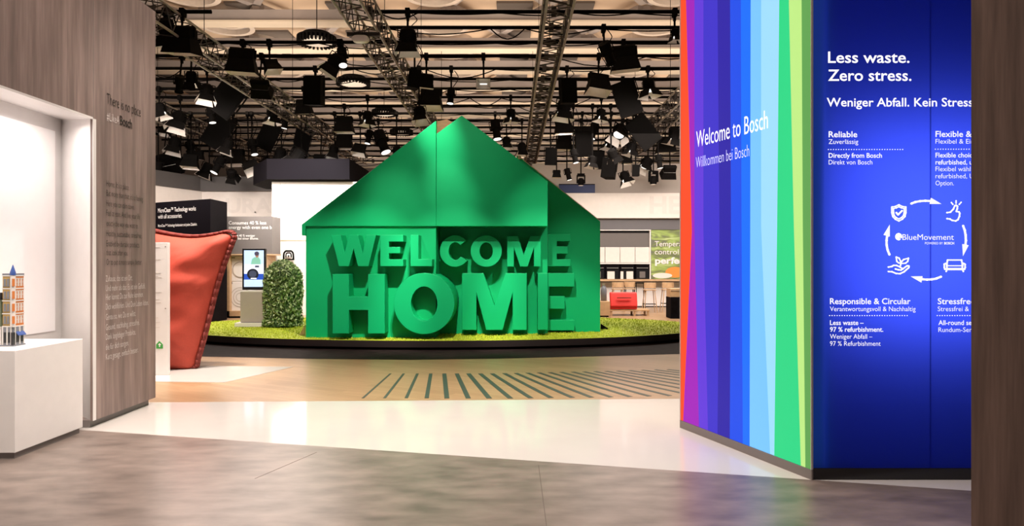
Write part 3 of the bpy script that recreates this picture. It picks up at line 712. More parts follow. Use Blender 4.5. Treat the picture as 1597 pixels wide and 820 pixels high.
for s in (0, 1):
    o_ = s * h
    for kk in range(K - 1):
        for i in range(n):
            j = (i + 1) % n; fs.append((o_ + kk * n + i, o_ + kk * n + j, o_ + (kk + 1) * n + j, o_ + (kk + 1) * n + i))
    for i in range(n): fs.append((o_ + (K - 1) * n + i, o_ + (K - 1) * n + (i + 1) % n, o_ + K * n))
mb = MB(); mb.add(vs, fs); ob = mb.build('cover', M['red'], t, smooth=True)
bm = bmesh.new(); bm.from_mesh(ob.data); bmesh.ops.remove_doubles(bm, verts=bm.verts, dist=.0005); bmesh.ops.recalc_face_normals(bm, faces=bm.faces); bm.to_mesh(ob.data); bm.free()
for p in ob.data.polygons: p.use_smooth = True
md = ob.modifiers.new('sub', 'SUBSURF'); md.levels = 1; md.render_levels = 2
mb = MB()
ring = op + [op[0]]
for off, rr in ((-.03, .022), (.03, .022), (0, .03)):
    mb.path([Vector((q.x + (.012 if off == 0 else -.004), q.y + off, max(q.z, .026))) for q in ring], rr, 8)
mb.build('piping', M['redseam'], t, smooth=True)
t = thing('info_board', 'tall narrow white information board with green house symbol before the red cushion', 'board', (P(235, 580, 9.75).x, 9.75, 0))
DI = 9.72
mb = MB(); mb.pxprism([(170, 378), (262, 378), (262, 410 + CZ * F_ / DI - .5), (170, 410 + CZ * F_ / DI - .5)], DI, DI + .06); mb.build('board', M['white'], t, bevel=.003)
mb = MB()
for y, xs in ((384.5, (256, 259.5)), (481, (255, 259))):
    c = P(258, y, DI - .002); mb.tube(c, c + Vector((0, .004, 0)), .009, 8)
mb.build('screw', M['kick'], t)
mb = MB()
for y, x1 in ((385, 250), (404, 250), (425, 251), (430, 247), (432, 252), (455, 252), (466, 249), (471, 251), (495, 247), (502, 250), (510, 249)):
    mb.pxprism([(200, y), (x1, y), (x1, y + 1.1), (200, y + 1.1)], DI - .002, DI - .0005)
mb.build('fine_print', M['faint'], t)
icon_px = [(243.5, 543.5), (243.5, 537), (248.5, 531.5), (254, 537), (254, 543.5)]
mb = MB(); mb.pxprism(icon_px, DI - .003, DI - .0005); mb.build('house_symbol', M['greenicon'], t)
mb = MB(); mb.pxprism([(248, 541), (248, 537.8), (246.3, 537.8), (248.8, 534.8), (251.3, 537.8), (249.6, 537.8), (249.6, 541)], DI - .005, DI - .003); mb.build('arrow_symbol', M['whitetext'], t)

# ------------------------------------------------------------------ left background stands
t = thing('display_block', 'anthracite display block with white lettering about accessories behind red cushion', 'display block', (-8.3, 19, 0))
a = P(328, 310, 18.2); zt = a.z
Lp = P(200, 320, 19.95); Bk = P(354, 311, 18.45)
pts = [Vector((a.x, a.y, 0)), Vector((Lp.x, Lp.y, 0)), Vector((Lp.x, 20.7, 0)), Vector((a.x, 19.27, 0))]
mb = MB(); mb.prism(pts, (0, 0, zt)); mb.build('body', M['anthracite'], t)
nn = Vector((a.y - Lp.y, Lp.x - a.x, 0)).normalized()
if nn.y > 0: nn = -nn
dpl = lambda x, y: plane_hit(x, y, Vector((a.x, a.y, 0)), nn)
LD = lambda s, p, q, cap, bold=0: lettering(s, dpl, p, q, cap, M['whitetext'], t, bold, lift=.012)
LD('MicroClean™ Technology works', (247, 331.5), (306, 327), 6.5, .0); LD('with all accessories.', (247, 341), (284.5, 338), 6.5, 0)
LD('MicroClean™ Technology funktioniert mit jedem Zubehör.', (247, 354), (308, 352), 4, .01)
t = thing('appliance_niche', 'grey display panel about energy saving above wooden appliance niche', 'display panel', (-7.8, 20.2, 0))
DG = 19.9
mb = MB(); mb.pxprism([(352, 337.5), (424.5, 337.5), (424.5, 396), (352, 396)], DG, DG + .7); mb.build('sign_board', M['greyboard'], t)
mb = MB(); zf = 1.6
mb.pxprism([(354, 396), (425, 396), (425, 398), (354, 398)], DG - .05, DG + .7); mb.pxprism([(354, 398), (357.8, 398), (357.8, 493), (354, 493)], DG - .05, DG + .7); mb.pxprism([(413.5, 398), (416, 398), (416, 493), (413.5, 493)], DG - .05, DG + .7)
mb.pxprism([(354, 485), (425, 485), (425, 493), (354, 493)], DG - .05, DG + .7); mb.build('wood_frame', M['oak'], t)
mb = MB(); mb.pxprism([(345, 398), (425, 398), (425, 493), (345, 493)], DG + .68, DG + .72); mb.build('niche_back', M['white'], t)
mb = MB(); mb.pxprism([(345, 493), (425, 493), (425, 410 + CZ * F_ / DG), (345, 410 + CZ * F_ / DG)], DG, DG + .7); mb.build('plinth', M['anthracite'], t)
gpl = lambda x, y: P(x, y, DG)
LG = lambda s, p, q, cap, bold=0: lettering(s, gpl, p, q, cap, M['whitetext'], t, bold, lift=.01)
LG('Consumes 40 % less', (357, 350), (415.5, 350), 5.2, .0); LG('energy with even one b', (357, 357), (424, 357), 5.2, .0)
LG('Verbraucht 40 % weniger', (351, 369), (398, 369), 3.4, .01); LG('schon bei einer Blume.', (358, 373.5), (403.5, 373.5), 3.4, .01)
for lo, hi, lb in ((399, 438.5, 'white washing machine with grey round door, upper of the stacked pair'), (439, 484.5, 'white appliance with concentric ring front, lower of the stacked pair')):
    a = P(358.6, lo, DG + .1); b = P(378, hi, DG + .1)
    x0, x1 = a.x, a.x + .60
    t = thing('washing_machine', lb, 'washing machine', ((x0 + x1) / 2, DG + .35, b.z), 'stacked washing machines')
    mb = MB(); mb.box(((x0 + x1) / 2, DG + .38, (a.z + b.z) / 2), (x1 - x0, .52, a.z - b.z)); mb.build('body', M['white'], t, bevel=.01)
    c = Vector(((x0 + x1) / 2, DG + .12, (a.z + b.z) / 2 - .03))
    def circ(r0, r1, m, nm, y0):
        b_ = MB(); b_.ring([c + Vector((r0 * math.cos(i * .1963), y0, r0 * math.sin(i * .1963))) for i in range(32)], [c + Vector((r1 * math.cos(i * .1963), y0, r1 * math.sin(i * .1963))) for i in range(32)], (0, .02, 0)); b_.build(nm, m, t)
    if lo < 420:
        circ(.235, .21, M['beige'], 'door_ring', -.012); mb = MB(); mb.tube(c, c + Vector((0, -.008, 0)), .21, 32); mb.build('door_glass', M['whitewall'], t)
        mb = MB(); mb.box((x0 + .08, DG + .116, a.z - .055), (.12, .012, .03)); mb.build('control_panel', M['kick'], t)
    else:
        for r in (.30, .22, .14): circ(r - .01, r - .022, M['beige'], 'relief_ring', -.005)
        mb = MB(); mb.box((x0 + .04, DG + .116, a.z - .04), (.05, .012, .06)); mb.build('control_knob', M['kick'], t)
# printed white wall and fascias
mb = MB(); mb.box((P(424, 0, 21).x + 1.65, 21.1, 2.05), (3.3, .2, 4.1)); wb = struct(mb.build('wall_printed', M['whitewall']))
mb = MB(); mb.box((P(424, 0, 21).x + 1.65, 20.997, 1.6 + (410 - 375) * 21 / F_), (3.3, .012, .025)); mb.build('ledge', M['oak'], wb)
mb = MB(); mb.pxprism([(435.5, 285), (437.5, 285), (437.5, 500), (435.5, 500)], 20.985, 21.0); mb.build('panel_joint', M['faint'], wb)
wpl = lambda x, y: P(x, y, 20.99)
for i, (y, x1) in enumerate(((334, 472), (340, 474), (345.5, 463))):
    b_ = MB()
    xx = 445
    rr = random.Random(i)
    while xx < x1:
        l = rr.uniform(3, 8); b_.pxprism([(xx, y - 2), (min(xx + l, x1), y - 2), (min(xx + l, x1), y), (xx, y)], 20.985, 21.0); xx += l + 1.5
    b_.build('faint_print', M['faint'], wb)
def vert_wall(p, q, z0, z1, m, name, th=.15):
    b_ = MB(); p, q = Vector((*p, 0)), Vector((*q, 0)); nv = Vector((-(q - p).y, (q - p).x, 0)).normalized() * th
    b_.prism([p + Vector((0, 0, z0)), q + Vector((0, 0, z0)), q + nv + Vector((0, 0, z0)), p + nv + Vector((0, 0, z0))], (0, 0, z1 - z0)); return struct(b_.build(name, m))
pa, pb, pc = (P(150, 0, 20.2).x, 20.2), (P(315, 0, 24).x, 24), (P(560, 0, 24).x, 24)
vert_wall(pa, pb, 0, 4.12, M['whitewall'], 'wall_fascia_left'); wf = vert_wall(pb, pc, 0, 4.12, M['whitewall'], 'wall_fascia_left.001')
vert_wall((pa[0], pa[1] - .12), (pb[0], pb[1] - .12), 4.12, 4.62, M['dgrey'], 'wall_fascia_upper', .3); vert_wall((pb[0], pb[1] - .12), (pc[0], pc[1] - .12), 4.12, 4.62, M['dgrey'], 'wall_fascia_upper.001', .3)
lettering('N A T U R A L', lambda x, y: P(x, y, 24), (233, 331), (452, 331), 20, M['faint'], wf, .02, lift=.01) if False else lettering('URA', lambda x, y: P(x, y, 24), (352, 331), (424, 331), 21, M['faint'], wf, .03, lift=.01)
q0, q1, q2 = P(395, 0, 22.3), P(416, 0, 20.7), P(545, 0, 20.7)
mb = MB(); mb.prism([(q0.x, q0.y, 4.14), (q1.x, q1.y, 4.14), (q2.x, q2.y, 4.14), (q2.x, 23.5, 4.14), (q0.x, 23.5, 4.14)], (0, 0, .62)); struct(mb.build('ceiling_bulkhead', M['anthracite']))

# ------------------------------------------------------------------ right background: kitchen stand
DK = 25.0
mb = MB(); mb.pxprism([(830, 301), (1200, 301), (1200, 340), (830, 340)], DK - .2, DK + .3); wk = struct(mb.build('wall_fascia_right', M['whitewall']))
lettering('HE', lambda x, y: P(x, y, DK - .2), (1013, 332), (1062, 332), 25, M['faint'], wk, .03, lift=.01)
mb = MB(); mb.pxprism([(830, 255), (1200, 255), (1200, 301), (830, 301)], DK + .25, DK + .6); struct(mb.build('wall_upper_right', M['beige']))
mb = MB(); mb.pxprism([(830, 340), (1200, 340), (1200, 358), (830, 358)], DK, DK + .3); struct(mb.build('wall_band_right', M['midgrey']))
mb = MB(); mb.pxprism([(830, 358), (1200, 358), (1200, 477), (830, 477)], DK + .55, DK + .7); struct(mb.build('wall_kitchen', M['midgrey']))
b_ = P(876, 0, DK - .1)
t = thing('blue_sign', 'small dark blue sign board above the white fascia', 'sign', P(902, 301, DK + .0))
mb = MB(); mb.pxprism([(872, 288), (928, 288), (928, 300.7), (872, 300.7)], DK + .1, DK + .2); mb.build('board', M['signblue'], t)
mb = MB(); mb.pxprism([(872, 286.8), (928, 286.8), (928, 288), (872, 288)], DK + .08, DK + .2); mb.build('frame_edge', M['anthracite'], t)
# cabinet frame, wall units, ovens
ZZ = lambda x, y: (930 + x / 4.556, 330 + y / 4.556)
def kx(pts): return [ZZ(*p) for p in pts]
t = thing('cabinet_surround', 'white thin surround framing the kitchen wall units and ovens', 'kitchen surround', P(975, 437, DK + .3))
def rct(x0, y0, x1, y1): return kx([(x0, y0), (x1, y0), (x1, y1), (x0, y1)])
mb = MB(); mb.pxprism(rct(-160, 128, 388, 134), DK - .02, DK + .54); mb.pxprism(rct(380, 134, 388, 484), DK - .02, DK + .54); mb.pxprism(rct(-160, 362, 380, 372), DK - .02, DK + .54); mb.build('frame', M['white'], t)
mb = MB(); mb.pxprism(rct(-160, 136, 379, 150), DK + .1, DK + .5); mb.build('shadow_board', M['ovenblack'], t)
mb = MB(); mb.pxprism(rct(-160, 150, 379, 250), DK + .12, DK + .5); mb.build('grey_panel', M['greyboard'], t)
names = ['fourth', 'third', 'second', 'rightmost']
for i, (x0, x1) in enumerate(((-50, 60), (62, 167), (169, 274), (276, 378))):
    t = thing('wall_cabinet', 'flat white wall cabinet of the kitchen, ' + ('rightmost of the row' if i == 3 else names[i] + ' from right in the row'), 'cabinet', P(*ZZ((x0 + x1) / 2, 360), DK + .2), 'white wall cabinets')
    mb = MB(); mb.pxprism(rct(x0, 252, x1, 361), DK + .1, DK + .52); mb.build('body', M['white'], t)
    mb = MB(); mb.pxprism(rct(x0 + 1, 253, x1 - 1, 359), DK + .06, DK + .098); mb.build('door', M['whitewall'], t, bevel=.004)
for i, (x0, x1) in enumerate(((-40, 62), (66, 167), (171, 272), (278, 378))):
    t = thing('oven', 'black built-in oven with steel handle in the kitchen wall, ' + ('rightmost of the row' if i == 3 else names[i] + ' from right in the row'), 'oven', P(*ZZ((x0 + x1) / 2, 482), DK + .2), 'built-in ovens')
    mb = MB(); mb.pxprism(rct(x0, 376, x1, 482), DK + .06, DK + .5); mb.build('body', M['anthracite'], t, bevel=.006)
    mb = MB(); mb.pxprism(rct(x0 + 8, 412, x1 - 8, 476), DK + .04, DK + .06); mb.build('door_glass', M['ovenblack'], t)
    mb = MB(); mb.pxprism(rct(x0 + 10, 398, x1 - 10, 402), DK, DK + .03); mb.pxprism(rct(x0 + 12, 397, x0 + 16, 403), DK + .03, DK + .06); mb.pxprism(rct(x1 - 16, 397, x1 - 12, 403), DK + .03, DK + .06); mb.build('handle', M['steel'], t)
    if i in (1, 2):
        for q, (a0, a1) in enumerate(((78, 130),) if i == 1 else ((172, 192), (214, 262))):
            mb = MB(); mb.pxprism(rct(a0, 424, a1, 478), DK + .035, DK + .04); mb.build('pale_pane', M['whitewall'], t)  # matte pale plate laid over the door glass
    else:
        mb = MB(); mb.pxprism(rct(x0 + 30, 425, x1 - 30, 470), DK + .03, DK + .04); mb.build('inner_frame', M['greyboard'], t)
t = thing('kitchen_counter', 'long oak topped kitchen counter along the back wall', 'counter', P(1000, 484, DK - .3))
mb = MB(); mb.pxprism(rct(-160, 482, 700, 494), DK - .7, DK + .5); mb.build('worktop', M['oak'], t)
mb = MB(); mb.pxprism(rct(-160, 494, 700, 500), DK - .66, DK + .5); mb.build('shadow_strip', M['anthracite'], t)
mb = MB(); a = rct(-160, 500, 700, 670); mb.pxprism(a, DK - .3, DK + .5); mb.build('front', M['white'], t)
zb = P(0, 477, DK).z
mb = MB(); xa, xb = P(895, 0, DK - .3).x, P(1200, 0, DK).x; zc = P(*ZZ(0, 670), DK - .3).z
mb.prism([(xa, DK - .26, 0), (xb, DK - .26, 0), (xb, DK + .5, 0), (xa, DK + .5, 0)], (0, 0, zc)); mb.build('plinth', M['midgrey'], t)
# food poster
t = thing('wall_poster', 'large blurred green leaf food picture with white lettering on kitchen wall', 'poster', P(1050, 437, DK + .5))
pm, nt, bb = nodes_of('blurred food print'); bb.inputs['Roughness'].default_value = .5
tc = nt.nodes.new('ShaderNodeTexCoord'); mp = nt.nodes.new('ShaderNodeMapping'); mp.inputs['Rotation'].default_value = (0, R(35), 0); mp.inputs['Scale'].default_value = (.7, 1, 2.6)
nt.links.new(tc.outputs['Object'], mp.inputs[0])
nz = nt.nodes.new('ShaderNodeTexNoise'); nz.inputs['Scale'].default_value = 1.6; nz.inputs['Detail'].default_value = 2.0; nz.inputs['Distortion'].default_value = 1.0
nt.links.new(mp.outputs[0], nz.inputs[0]); rp = nt.nodes.new('ShaderNodeValToRGB'); cr = rp.color_ramp
cr.elements[0].position = .3; cr.elements[0].color = (.13, .13, .12, 1); cr.elements[1].position = .72; cr.elements[1].color = (.62, .66, .40, 1)
for p_, c_ in ((.42, (.16, .20, .08, 1)), (.52, (.30, .42, .10, 1)), (.6, (.42, .55, .20, 1))):
    e_ = cr.elements.new(p_); e_.color = c_
nt.links.new(nz.outputs[0], rp.inputs[0]); nt.links.new(rp.outputs[0], bb.inputs['Base Color'])
mb = MB(); mb.pxprism(rct(390, 128, 700, 477), DK + .04, DK + .5); mb.build('print', pm, t)
mb = MB(); c = P(*ZZ(560, 430), DK + .035)
mb.prism([c + Vector((.36 * math.cos(i * .3927), 0, 0.20 * math.sin(i * .3927))) for i in range(16)], (0, .004, 0)); mb.build('orange_slice', mat('orange print', (.75, .28, .05), .5), t)
mb = MB(); c = P(*ZZ(470, 454), DK + .034); mb.prism([c + Vector((.36 * math.cos(i * .3927), 0, .10 * math.sin(i * .3927))) for i in range(16)], (0, .004, 0)); mb.build('pale_plate', M['whitewall'], t)
kpl = lambda x, y: P(x, y, DK + .03)
LK = lambda s, p, q, cap, bold=0: lettering(s, kpl, p, q, cap, M['whitetext'], t, bold, lift=.01)
LK('Temperature', (1021, 384), (1083, 384), 8, .0); LK('control for', (1021, 396.5), (1078, 396.5), 8, .0); LK('perfection', (1021.5, 411), (1096, 411), 9.5, .035)
# stools
def stool(xpx, d, label, frame, seat):
    c = P(xpx, 0, d); t = thing('bar_stool', label, 'bar stool', (c.x, d, 0), 'bar stools at the kitchen counter')
    x, y = c.x, d
    b_ = MB(); b_.box((x, y, .735), (.38, .36, .03)); b_.build('seat', M[seat], t, bevel=.012)
    b_ = MB(); pts = []
    for i in range(9):
        a = R(200 + 140 * i / 8); pts.append((x + .21 * math.cos(a), y + .19 * math.sin(a)))
    b_ = MB()
    vs = [(px, py, z) for z in (.79, .97) for px, py in pts] + [(x + (px - x) * .9, y + (py - y) * .9, z) for z in (.79, .97) for px, py in pts]
    n_ = 9; fs = []
    for i in range(8): fs += [(i, i + 1, n_ + i + 1, n_ + i), (2 * n_ + i, 3 * n_ + i, 3 * n_ + i + 1, 2 * n_ + i + 1), (i, 2 * n_ + i, 2 * n_ + i + 1, i + 1), (n_ + i, n_ + i + 1, 3 * n_ + i + 1, 3 * n_ + i)]
    fs += [(0, n_, 3 * n_, 2 * n_), (8, 2 * n_ + 8, 3 * n_ + 8, n_ + 8)]
    b_.add(vs, fs); b_.build('backrest', M[seat], t, bevel=.01)
    for sx_ in (-1, 1):
        for sy in (-1, 1):
            b_ = MB(); b_.tube((x + sx_ * .14, y + sy * .13, .72), (x + sx_ * .21, y + sy * .2, 0), .016, 8, .013); b_.build('leg', M[frame], t)
    b_ = MB(); z = .28
    q = [(x - .185, y - .175, z), (x + .185, y - .175, z), (x + .185, y + .175, z), (x - .185, y + .175, z), (x - .185, y - .175, z)]
    b_.path(q, .009, 6); b_.build('footrest', M['black'], t)
    b_ = MB()
    for sx_ in (-1, 1): b_.tube((x + sx_ * .15, y - .12, .74), (x + sx_ * .18, y - .10, .86), .01, 6)
    b_.build('back_support', M[frame], t)
stool(963, 22.6, 'oak bar stool with curved back behind the red lounge chair, leftmost of the row', 'oak', 'oak')
stool(981.5, 22.9, 'oak bar stool behind right end of the red lounge chair', 'black', 'oak')
stool(1013, 22.0, 'oak bar stool with splayed legs right of the red lounge chair', 'oak', 'oak')
stool(1041, 22.3, 'oak bar stool before the food poster, rightmost of the row', 'oak', 'oak')
t = thing('side_table', 'tall slim black frame table between the oak bar stools', 'table', (P(998, 0, 22.9).x, 22.9, 0))
c = P(998, 0, 22.9); mb = MB(); mb.box((c.x, 22.9, .93), (.36, .36, .025)); mb.build('table_top', M['black'], t)
for sx_ in (-1, 1):
    for sy in (-1, 1):
        mb = MB(); mb.tube((c.x + sx_ * .15, 22.9 + sy * .15, .92), (c.x + sx_ * .15, 22.9 + sy * .15, 0), .012, 6); mb.build('leg', M['black'], t)
# red lounge chair
DS = 20.6
t = thing('lounge_chair', 'bright red lounge chair on oak base in front of bar stools', 'lounge chair', (P(973, 0, DS).x, DS, 0))
a = P(952, 456, DS); b = P(994.5, 479, DS)
mb = MB(); mb.prism([(a.x, DS, b.z + .02), (b.x, DS, b.z + .02), (b.x, DS + .12, a.z), (a.x, DS + .12, a.z)], (0, .14, .0)); mb.build('backrest', M['redlac'], t, bevel=.03)
mb = MB(); mb.box(((a.x + b.x) / 2 + .0, DS - .03, a.z - .16), (.42, .05, .03)); mb.build('back_slot', M['redseam'], t)
mb = MB(); mb.box(((a.x + b.x) / 2, DS + .38, b.z - .0), (b.x - a.x, .66, .13)); mb.build('seat', M['redlac'], t, bevel=.03)
mb = MB(); mb.box(((a.x + b.x) / 2 + .18, DS + .36, b.z - .10), (b.x - a.x + .40, .6, .045)); mb.build('base_frame', M['oak'], t)
for xx in (a.x + .04, b.x - .08, b.x + .33):
    for yy in (DS + .1, DS + .6):
        mb = MB(); mb.box((xx, yy, (b.z - .12) / 2), (.06, .05, b.z - .12)); mb.build('leg', M['oak'], t)
t = thing('wooden_crate', 'low oak box at the right edge of the green house', 'crate', (P(940, 0, 20.2).x, 20.2, 0))
a = P(925, 470, 20.2); b = P(951.5, 493, 20.2)
mb = MB(); mb.box(((a.x + b.x) / 2, 20.5, .04 + (a.z - .04) / 2), (b.x - a.x, .6, a.z - .04)); mb.build('body', M['oak'], t, bevel=.008)
mb = MB(); mb.box(((a.x + b.x) / 2, 20.5, .02), (b.x - a.x - .08, .5, .04)); mb.build('base', M['black'], t)
t = thing('canister', 'grey bottle shaped canister standing on the low oak box', 'canister', (P(941.5, 0, 20.5).x, 20.5, a.z))
mb = MB(); c = P(941.5, 0, 20.5); h = 27 * 20.5 / F_; r = 4.7 * 20.5 / F_
mb.lathe([(.001, 0), (r, 0), (r * 1.02, h * .6), (r * .85, h * .78), (r * .5, h * .86), (r * .5, h * .9)], (c.x, 20.5, a.z), 20); mb.build('body', M['canister'], t, smooth=True)
mb = MB(); mb.lathe([(r * .55, h * .9), (r * .6, h), (.001, h)], (c.x, 20.5, a.z), 20); mb.build('lid', M['steel'], t)
t = thing('display_cube', 'black block with dark H letters at the edge of the rainbow banner', 'display block', (P(1058, 0, 19.6).x, 19.6, 0))
a = P(1046, 463.5, 19.6); b = P(1080, 497, 19.6)
mb = MB(); mb.box(((a.x + b.x) / 2, 19.9, a.z / 2), (b.x - a.x, .6, a.z)); mb.build('body', M['anthracite'], t, bevel=.006)
hpl = lambda x, y: P(x, y, 19.6)
for y in (476.5, 489): lettering('H', hpl, (1048.5, y), (1055.5, y), 9, M['black'], t, .03, lift=.01)
t = thing('wooden_box', 'small oak box resting on the black lettered block', 'box', (P(1058, 0, 19.7).x, 19.8, a.z))
mb = MB(); c = P(1045.5, 450, 19.7); mb.box(((a.x + b.x) / 2, 19.9, a.z + (c.z - a.z) / 2), (b.x - a.x + .0, .5, c.z - a.z)); mb.build('body', M['oak'], t, bevel=.006)
mb = MB(); mb.box(((a.x + b.x) / 2, 19.645, a.z + (c.z - a.z) * .75), (b.x - a.x - .02, .012, .012)); mb.build('lid_joint', M['kick'], t)

# ------------------------------------------------------------------ rig: trusses, pipes
TZ0, TZ1, TW = 6.0, 6.45, .23
trx = [(-10.85, 'far left', 'leftmost lighting truss, half hidden behind the grey wooden wall'), (-6.72, 'left', 'lighting truss running down towards the left slope of the green house'), (-2.78, 'peak', 'lighting truss ending over the peak of the green house'), (.82, 'centre', 'steep lighting truss right of the green house peak'), (4.85, 'right', 'lighting truss beside the rainbow banner, rightmost in the rig')]
for X, nm, lb in trx:
    y0, y1 = 9.0, (30.5 if X < -5 else 34.0)
    t = thing('lighting_truss', lb, 'truss', (X, y0, TZ0), 'lighting trusses')
    for sx_ in (-1, 1):
        for z in (TZ0, TZ1):
            mb = MB(); mb.tube((X + sx_ * TW, y0, z), (X + sx_ * TW, y1, z), .026, 8); mb.build('chord', M['alu'], t)
    mb = MB(); yy = y0; i = 0; st = .27
    while yy < y1 - st:
        s = 1 if i % 2 else -1
        mb.tube((X - TW * s, yy, TZ0), (X + TW * s, yy + st, TZ0), .012, 5, cap=False); mb.tube((X - TW * s, yy, TZ1), (X + TW * s, yy + st, TZ1), .012, 5, cap=False)
        for q in (-1, 1):
            mb.tube((X + q * TW, yy, TZ0 if s > 0 else TZ1), (X + q * TW, yy + st, TZ1 if s > 0 else TZ0), .012, 5, cap=False)
        yy += st; i += 1
    mb.build('lattice', M['lattice'], t)
    for yy in (14.9, 20.9, 26.9):
        mb = MB(); mb.tube((X, yy, TZ1 + .02), (X, yy, 9.94), .008, 5); mb.box((X, yy, TZ1), (2 * TW, .05, .04)); mb.build('suspension_cable', M['black'], t)
PIPEZ = 6.53
pd = [12.45, 13.4, 14.3, 15.25, 16.25, 17.3, 18.3, 19.3, 20.3, 21.4, 22.5, 23.6, 24.8, 26.0, 27.3, 28.6, 30.0, 31.5, 33.0]
ordn = ['first', 'second', 'third', 'fourth', 'fifth', 'sixth', 'seventh', 'eighth', 'ninth', 'tenth', 'eleventh', 'twelfth', 'thirteenth', 'fourteenth', 'fifteenth', 'sixteenth', 'seventeenth', 'eighteenth', 'nineteenth', 'twentieth']
spans = [(d, -14.0, 9.0, 'black lighting pipe across the whole rig, %s long one counted from the front' % ordn[max(0, i - 3)]) for i, d in enumerate(pd) if d > 15]
spans += [(14.3, -2.9, 9.0, 'black lighting pipe starting at the peak truss, second from the front'), (13.4, -2.9, 9.0, 'black lighting pipe starting at the peak truss, foremost of all'), (13.4, -8.6, -5.9, 'short black lighting pipe beside the top of the grey wall')]
for i, (d, xa, xb, lb) in enumerate(spans):
    t = thing('lighting_pipe', lb, 'pipe', ((xa + xb) / 2, d, PIPEZ), 'lighting pipes')
    mb = MB(); mb.tube((xa, d, PIPEZ), (xb, d, PIPEZ), .038, 10); mb.build('pipe', M['black'], t, smooth=True)
    for X, _, _ in trx:
        if xa - .3 < X < xb: mb = MB(); mb.box((X + .0, d, PIPEZ), (.10, .16, .16)); mb.build('clamp', M['lampgrey'], t)
    rr = random.Random(i + 40); mb = MB(); x = xa + .3; pts = []
    while x < xb - 2.2:
        l = rr.uniform(.7, 2.2); sg = rr.choice((.02, .03, .05, .05, .12, .22))
        pts += [(x + l * k / 6, d - .05, PIPEZ - .04 - sg * math.sin(math.pi * k / 6)) for k in range(6)]; x += l
    if pts: mb.path(pts, .014, 5); mb.build('cable_swag', M['black'], t)
# white oval lamp on the truss, black grille box
c = P(561, 59, 12.9)
t = thing('oval_lamp', 'white oval lamp fixed under the truss left of the house peak', 'lamp', c)
mb = MB(); mb.add([], []); n_ = 24
mb.prism([c + Vector((.16 * math.copysign(abs(math.cos(i * 2 * math.pi / n_)) ** .6, math.cos(i * 2 * math.pi / n_)), 0, .065 * math.sin(i * 2 * math.pi / n_))) for i in range(n_)], (0, .16, 0)); mb.build('housing', M['white'], t, bevel=.02)
mb = MB(); mb.box(c + Vector((.05, .09, .095)), (.62, .06, .07)); mb.build('bracket', M['lampgrey'], t)
# round pendants
for i, (x, y, d, wpx, lb) in enumerate(((494, 66, 22.9, 60, 'large round black hall pendant with ribbed rim at upper left'), (551, 131, 28.3, 52, 'round black hall pendant left of the house peak, second largest'), (599, 178, 34.0, 38, 'round black hall pendant above the house slope, third in the line'), (626, 208, 39.0, 36, 'smallest round black hall pendant just above the house slope'))):
    c = P(x, y, d); r = wpx * d / F_ / 2
    t = thing('hall_pendant', lb, 'pendant light', c, 'round hall pendants')
    mb = MB(); mb.lathe([(.001, .30), (r * .7, .30), (r * .8, .22), (r * .82, .06)], c, 32); mb.build('housing', M['lampblack'], t)
    mb = MB()
    for q in range(28):
        a = 2 * math.pi * q / 28; mb.box(c + Vector((r * .9 * math.cos(a), r * .9 * math.sin(a), .05)), (r * .22, r * .09, .22), Euler((0, 0, a)).to_matrix())
    mb.lathe([(r * .8, .15), (r, .15), (r, .18), (r * .8, .18), (r * .8, .15)], c, 32); mb.build('rib_ring', M['lampblack'], t)
    mb = MB(); mb.lathe([(.001, -.0), (r * .82, .0), (r * .82, .06), (.001, .06)], c, 32); mb.build('reflector', M['reflector'], t)
    mb = MB(); mb.tube(c + Vector((0, 0, .3)), (c.x, c.y, 10.9), .015); mb.build('suspension_rod', M['lampblack'], t)

# ------------------------------------------------------------------ stage lamps: prototypes (unit body width, hanging below the origin)
PROTO = {}
def proto(kind, parts):
    PROTO[kind] = []
    for nm, mbx, m in parts:
        me_o = mbx.build(nm, m, None); PROTO[kind].append((nm, me_o.data)); bpy.data.objects.remove(me_o)
def frustum(mb, z0, a0, b0, z1, a1, b1, mi=0):
    vs = [(-a0, -b0, z0), (a0, -b0, z0), (a0, b0, z0), (-a0, b0, z0), (-a1, -b1, z1), (a1, -b1, z1), (a1, b1, z1), (-a1, b1, z1)]
    mb.add(vs, [(0, 1, 5, 4), (1, 2, 6, 5), (2, 3, 7, 6), (3, 0, 4, 7)], mi)
def yoke(wd, h):
    mb = MB(); mb.box((-wd, 0, -h / 2), (.04, .08, h)); mb.box((wd, 0, -h / 2), (.04, .08, h)); mb.box((0, 0, 0), (2 * wd + .04, .08, .04)); return mb
# wide flood with flared hood
hs = MB(); hs.box((0, 0, -.18), (.78, .42, .30)); hs.tube((-.39, 0, -.08), (.39, 0, -.08), .17, 12); hs.box((0, .23, -.18), (.6, .05, .2))
hd = MB(); frustum(hd, -.32, .40, .24, -.78, .50, .36); frustum(hd, -.78, .50, .36, -.785, .485, .345)
rf = MB(); frustum(rf, -.33, .385, .225, -.785, .485, .345); rf.add([(-.385, -.225, -.335), (.385, -.225, -.335), (.385, .225, -.335), (-.385, .225, -.335)], [(0, 1, 2, 3)])
bl = MB(); bl.tube((-.25, 0, -.37), (.25, 0, -.37), .03, 8)
proto('flood', [('yoke', yoke(.43, .26), M['lampblack']), ('housing', hs, M['lampblack']), ('hood', hd, M['lampblack']), ('reflector', rf, M['reflector']), ('bulb', bl, M['lens'])])
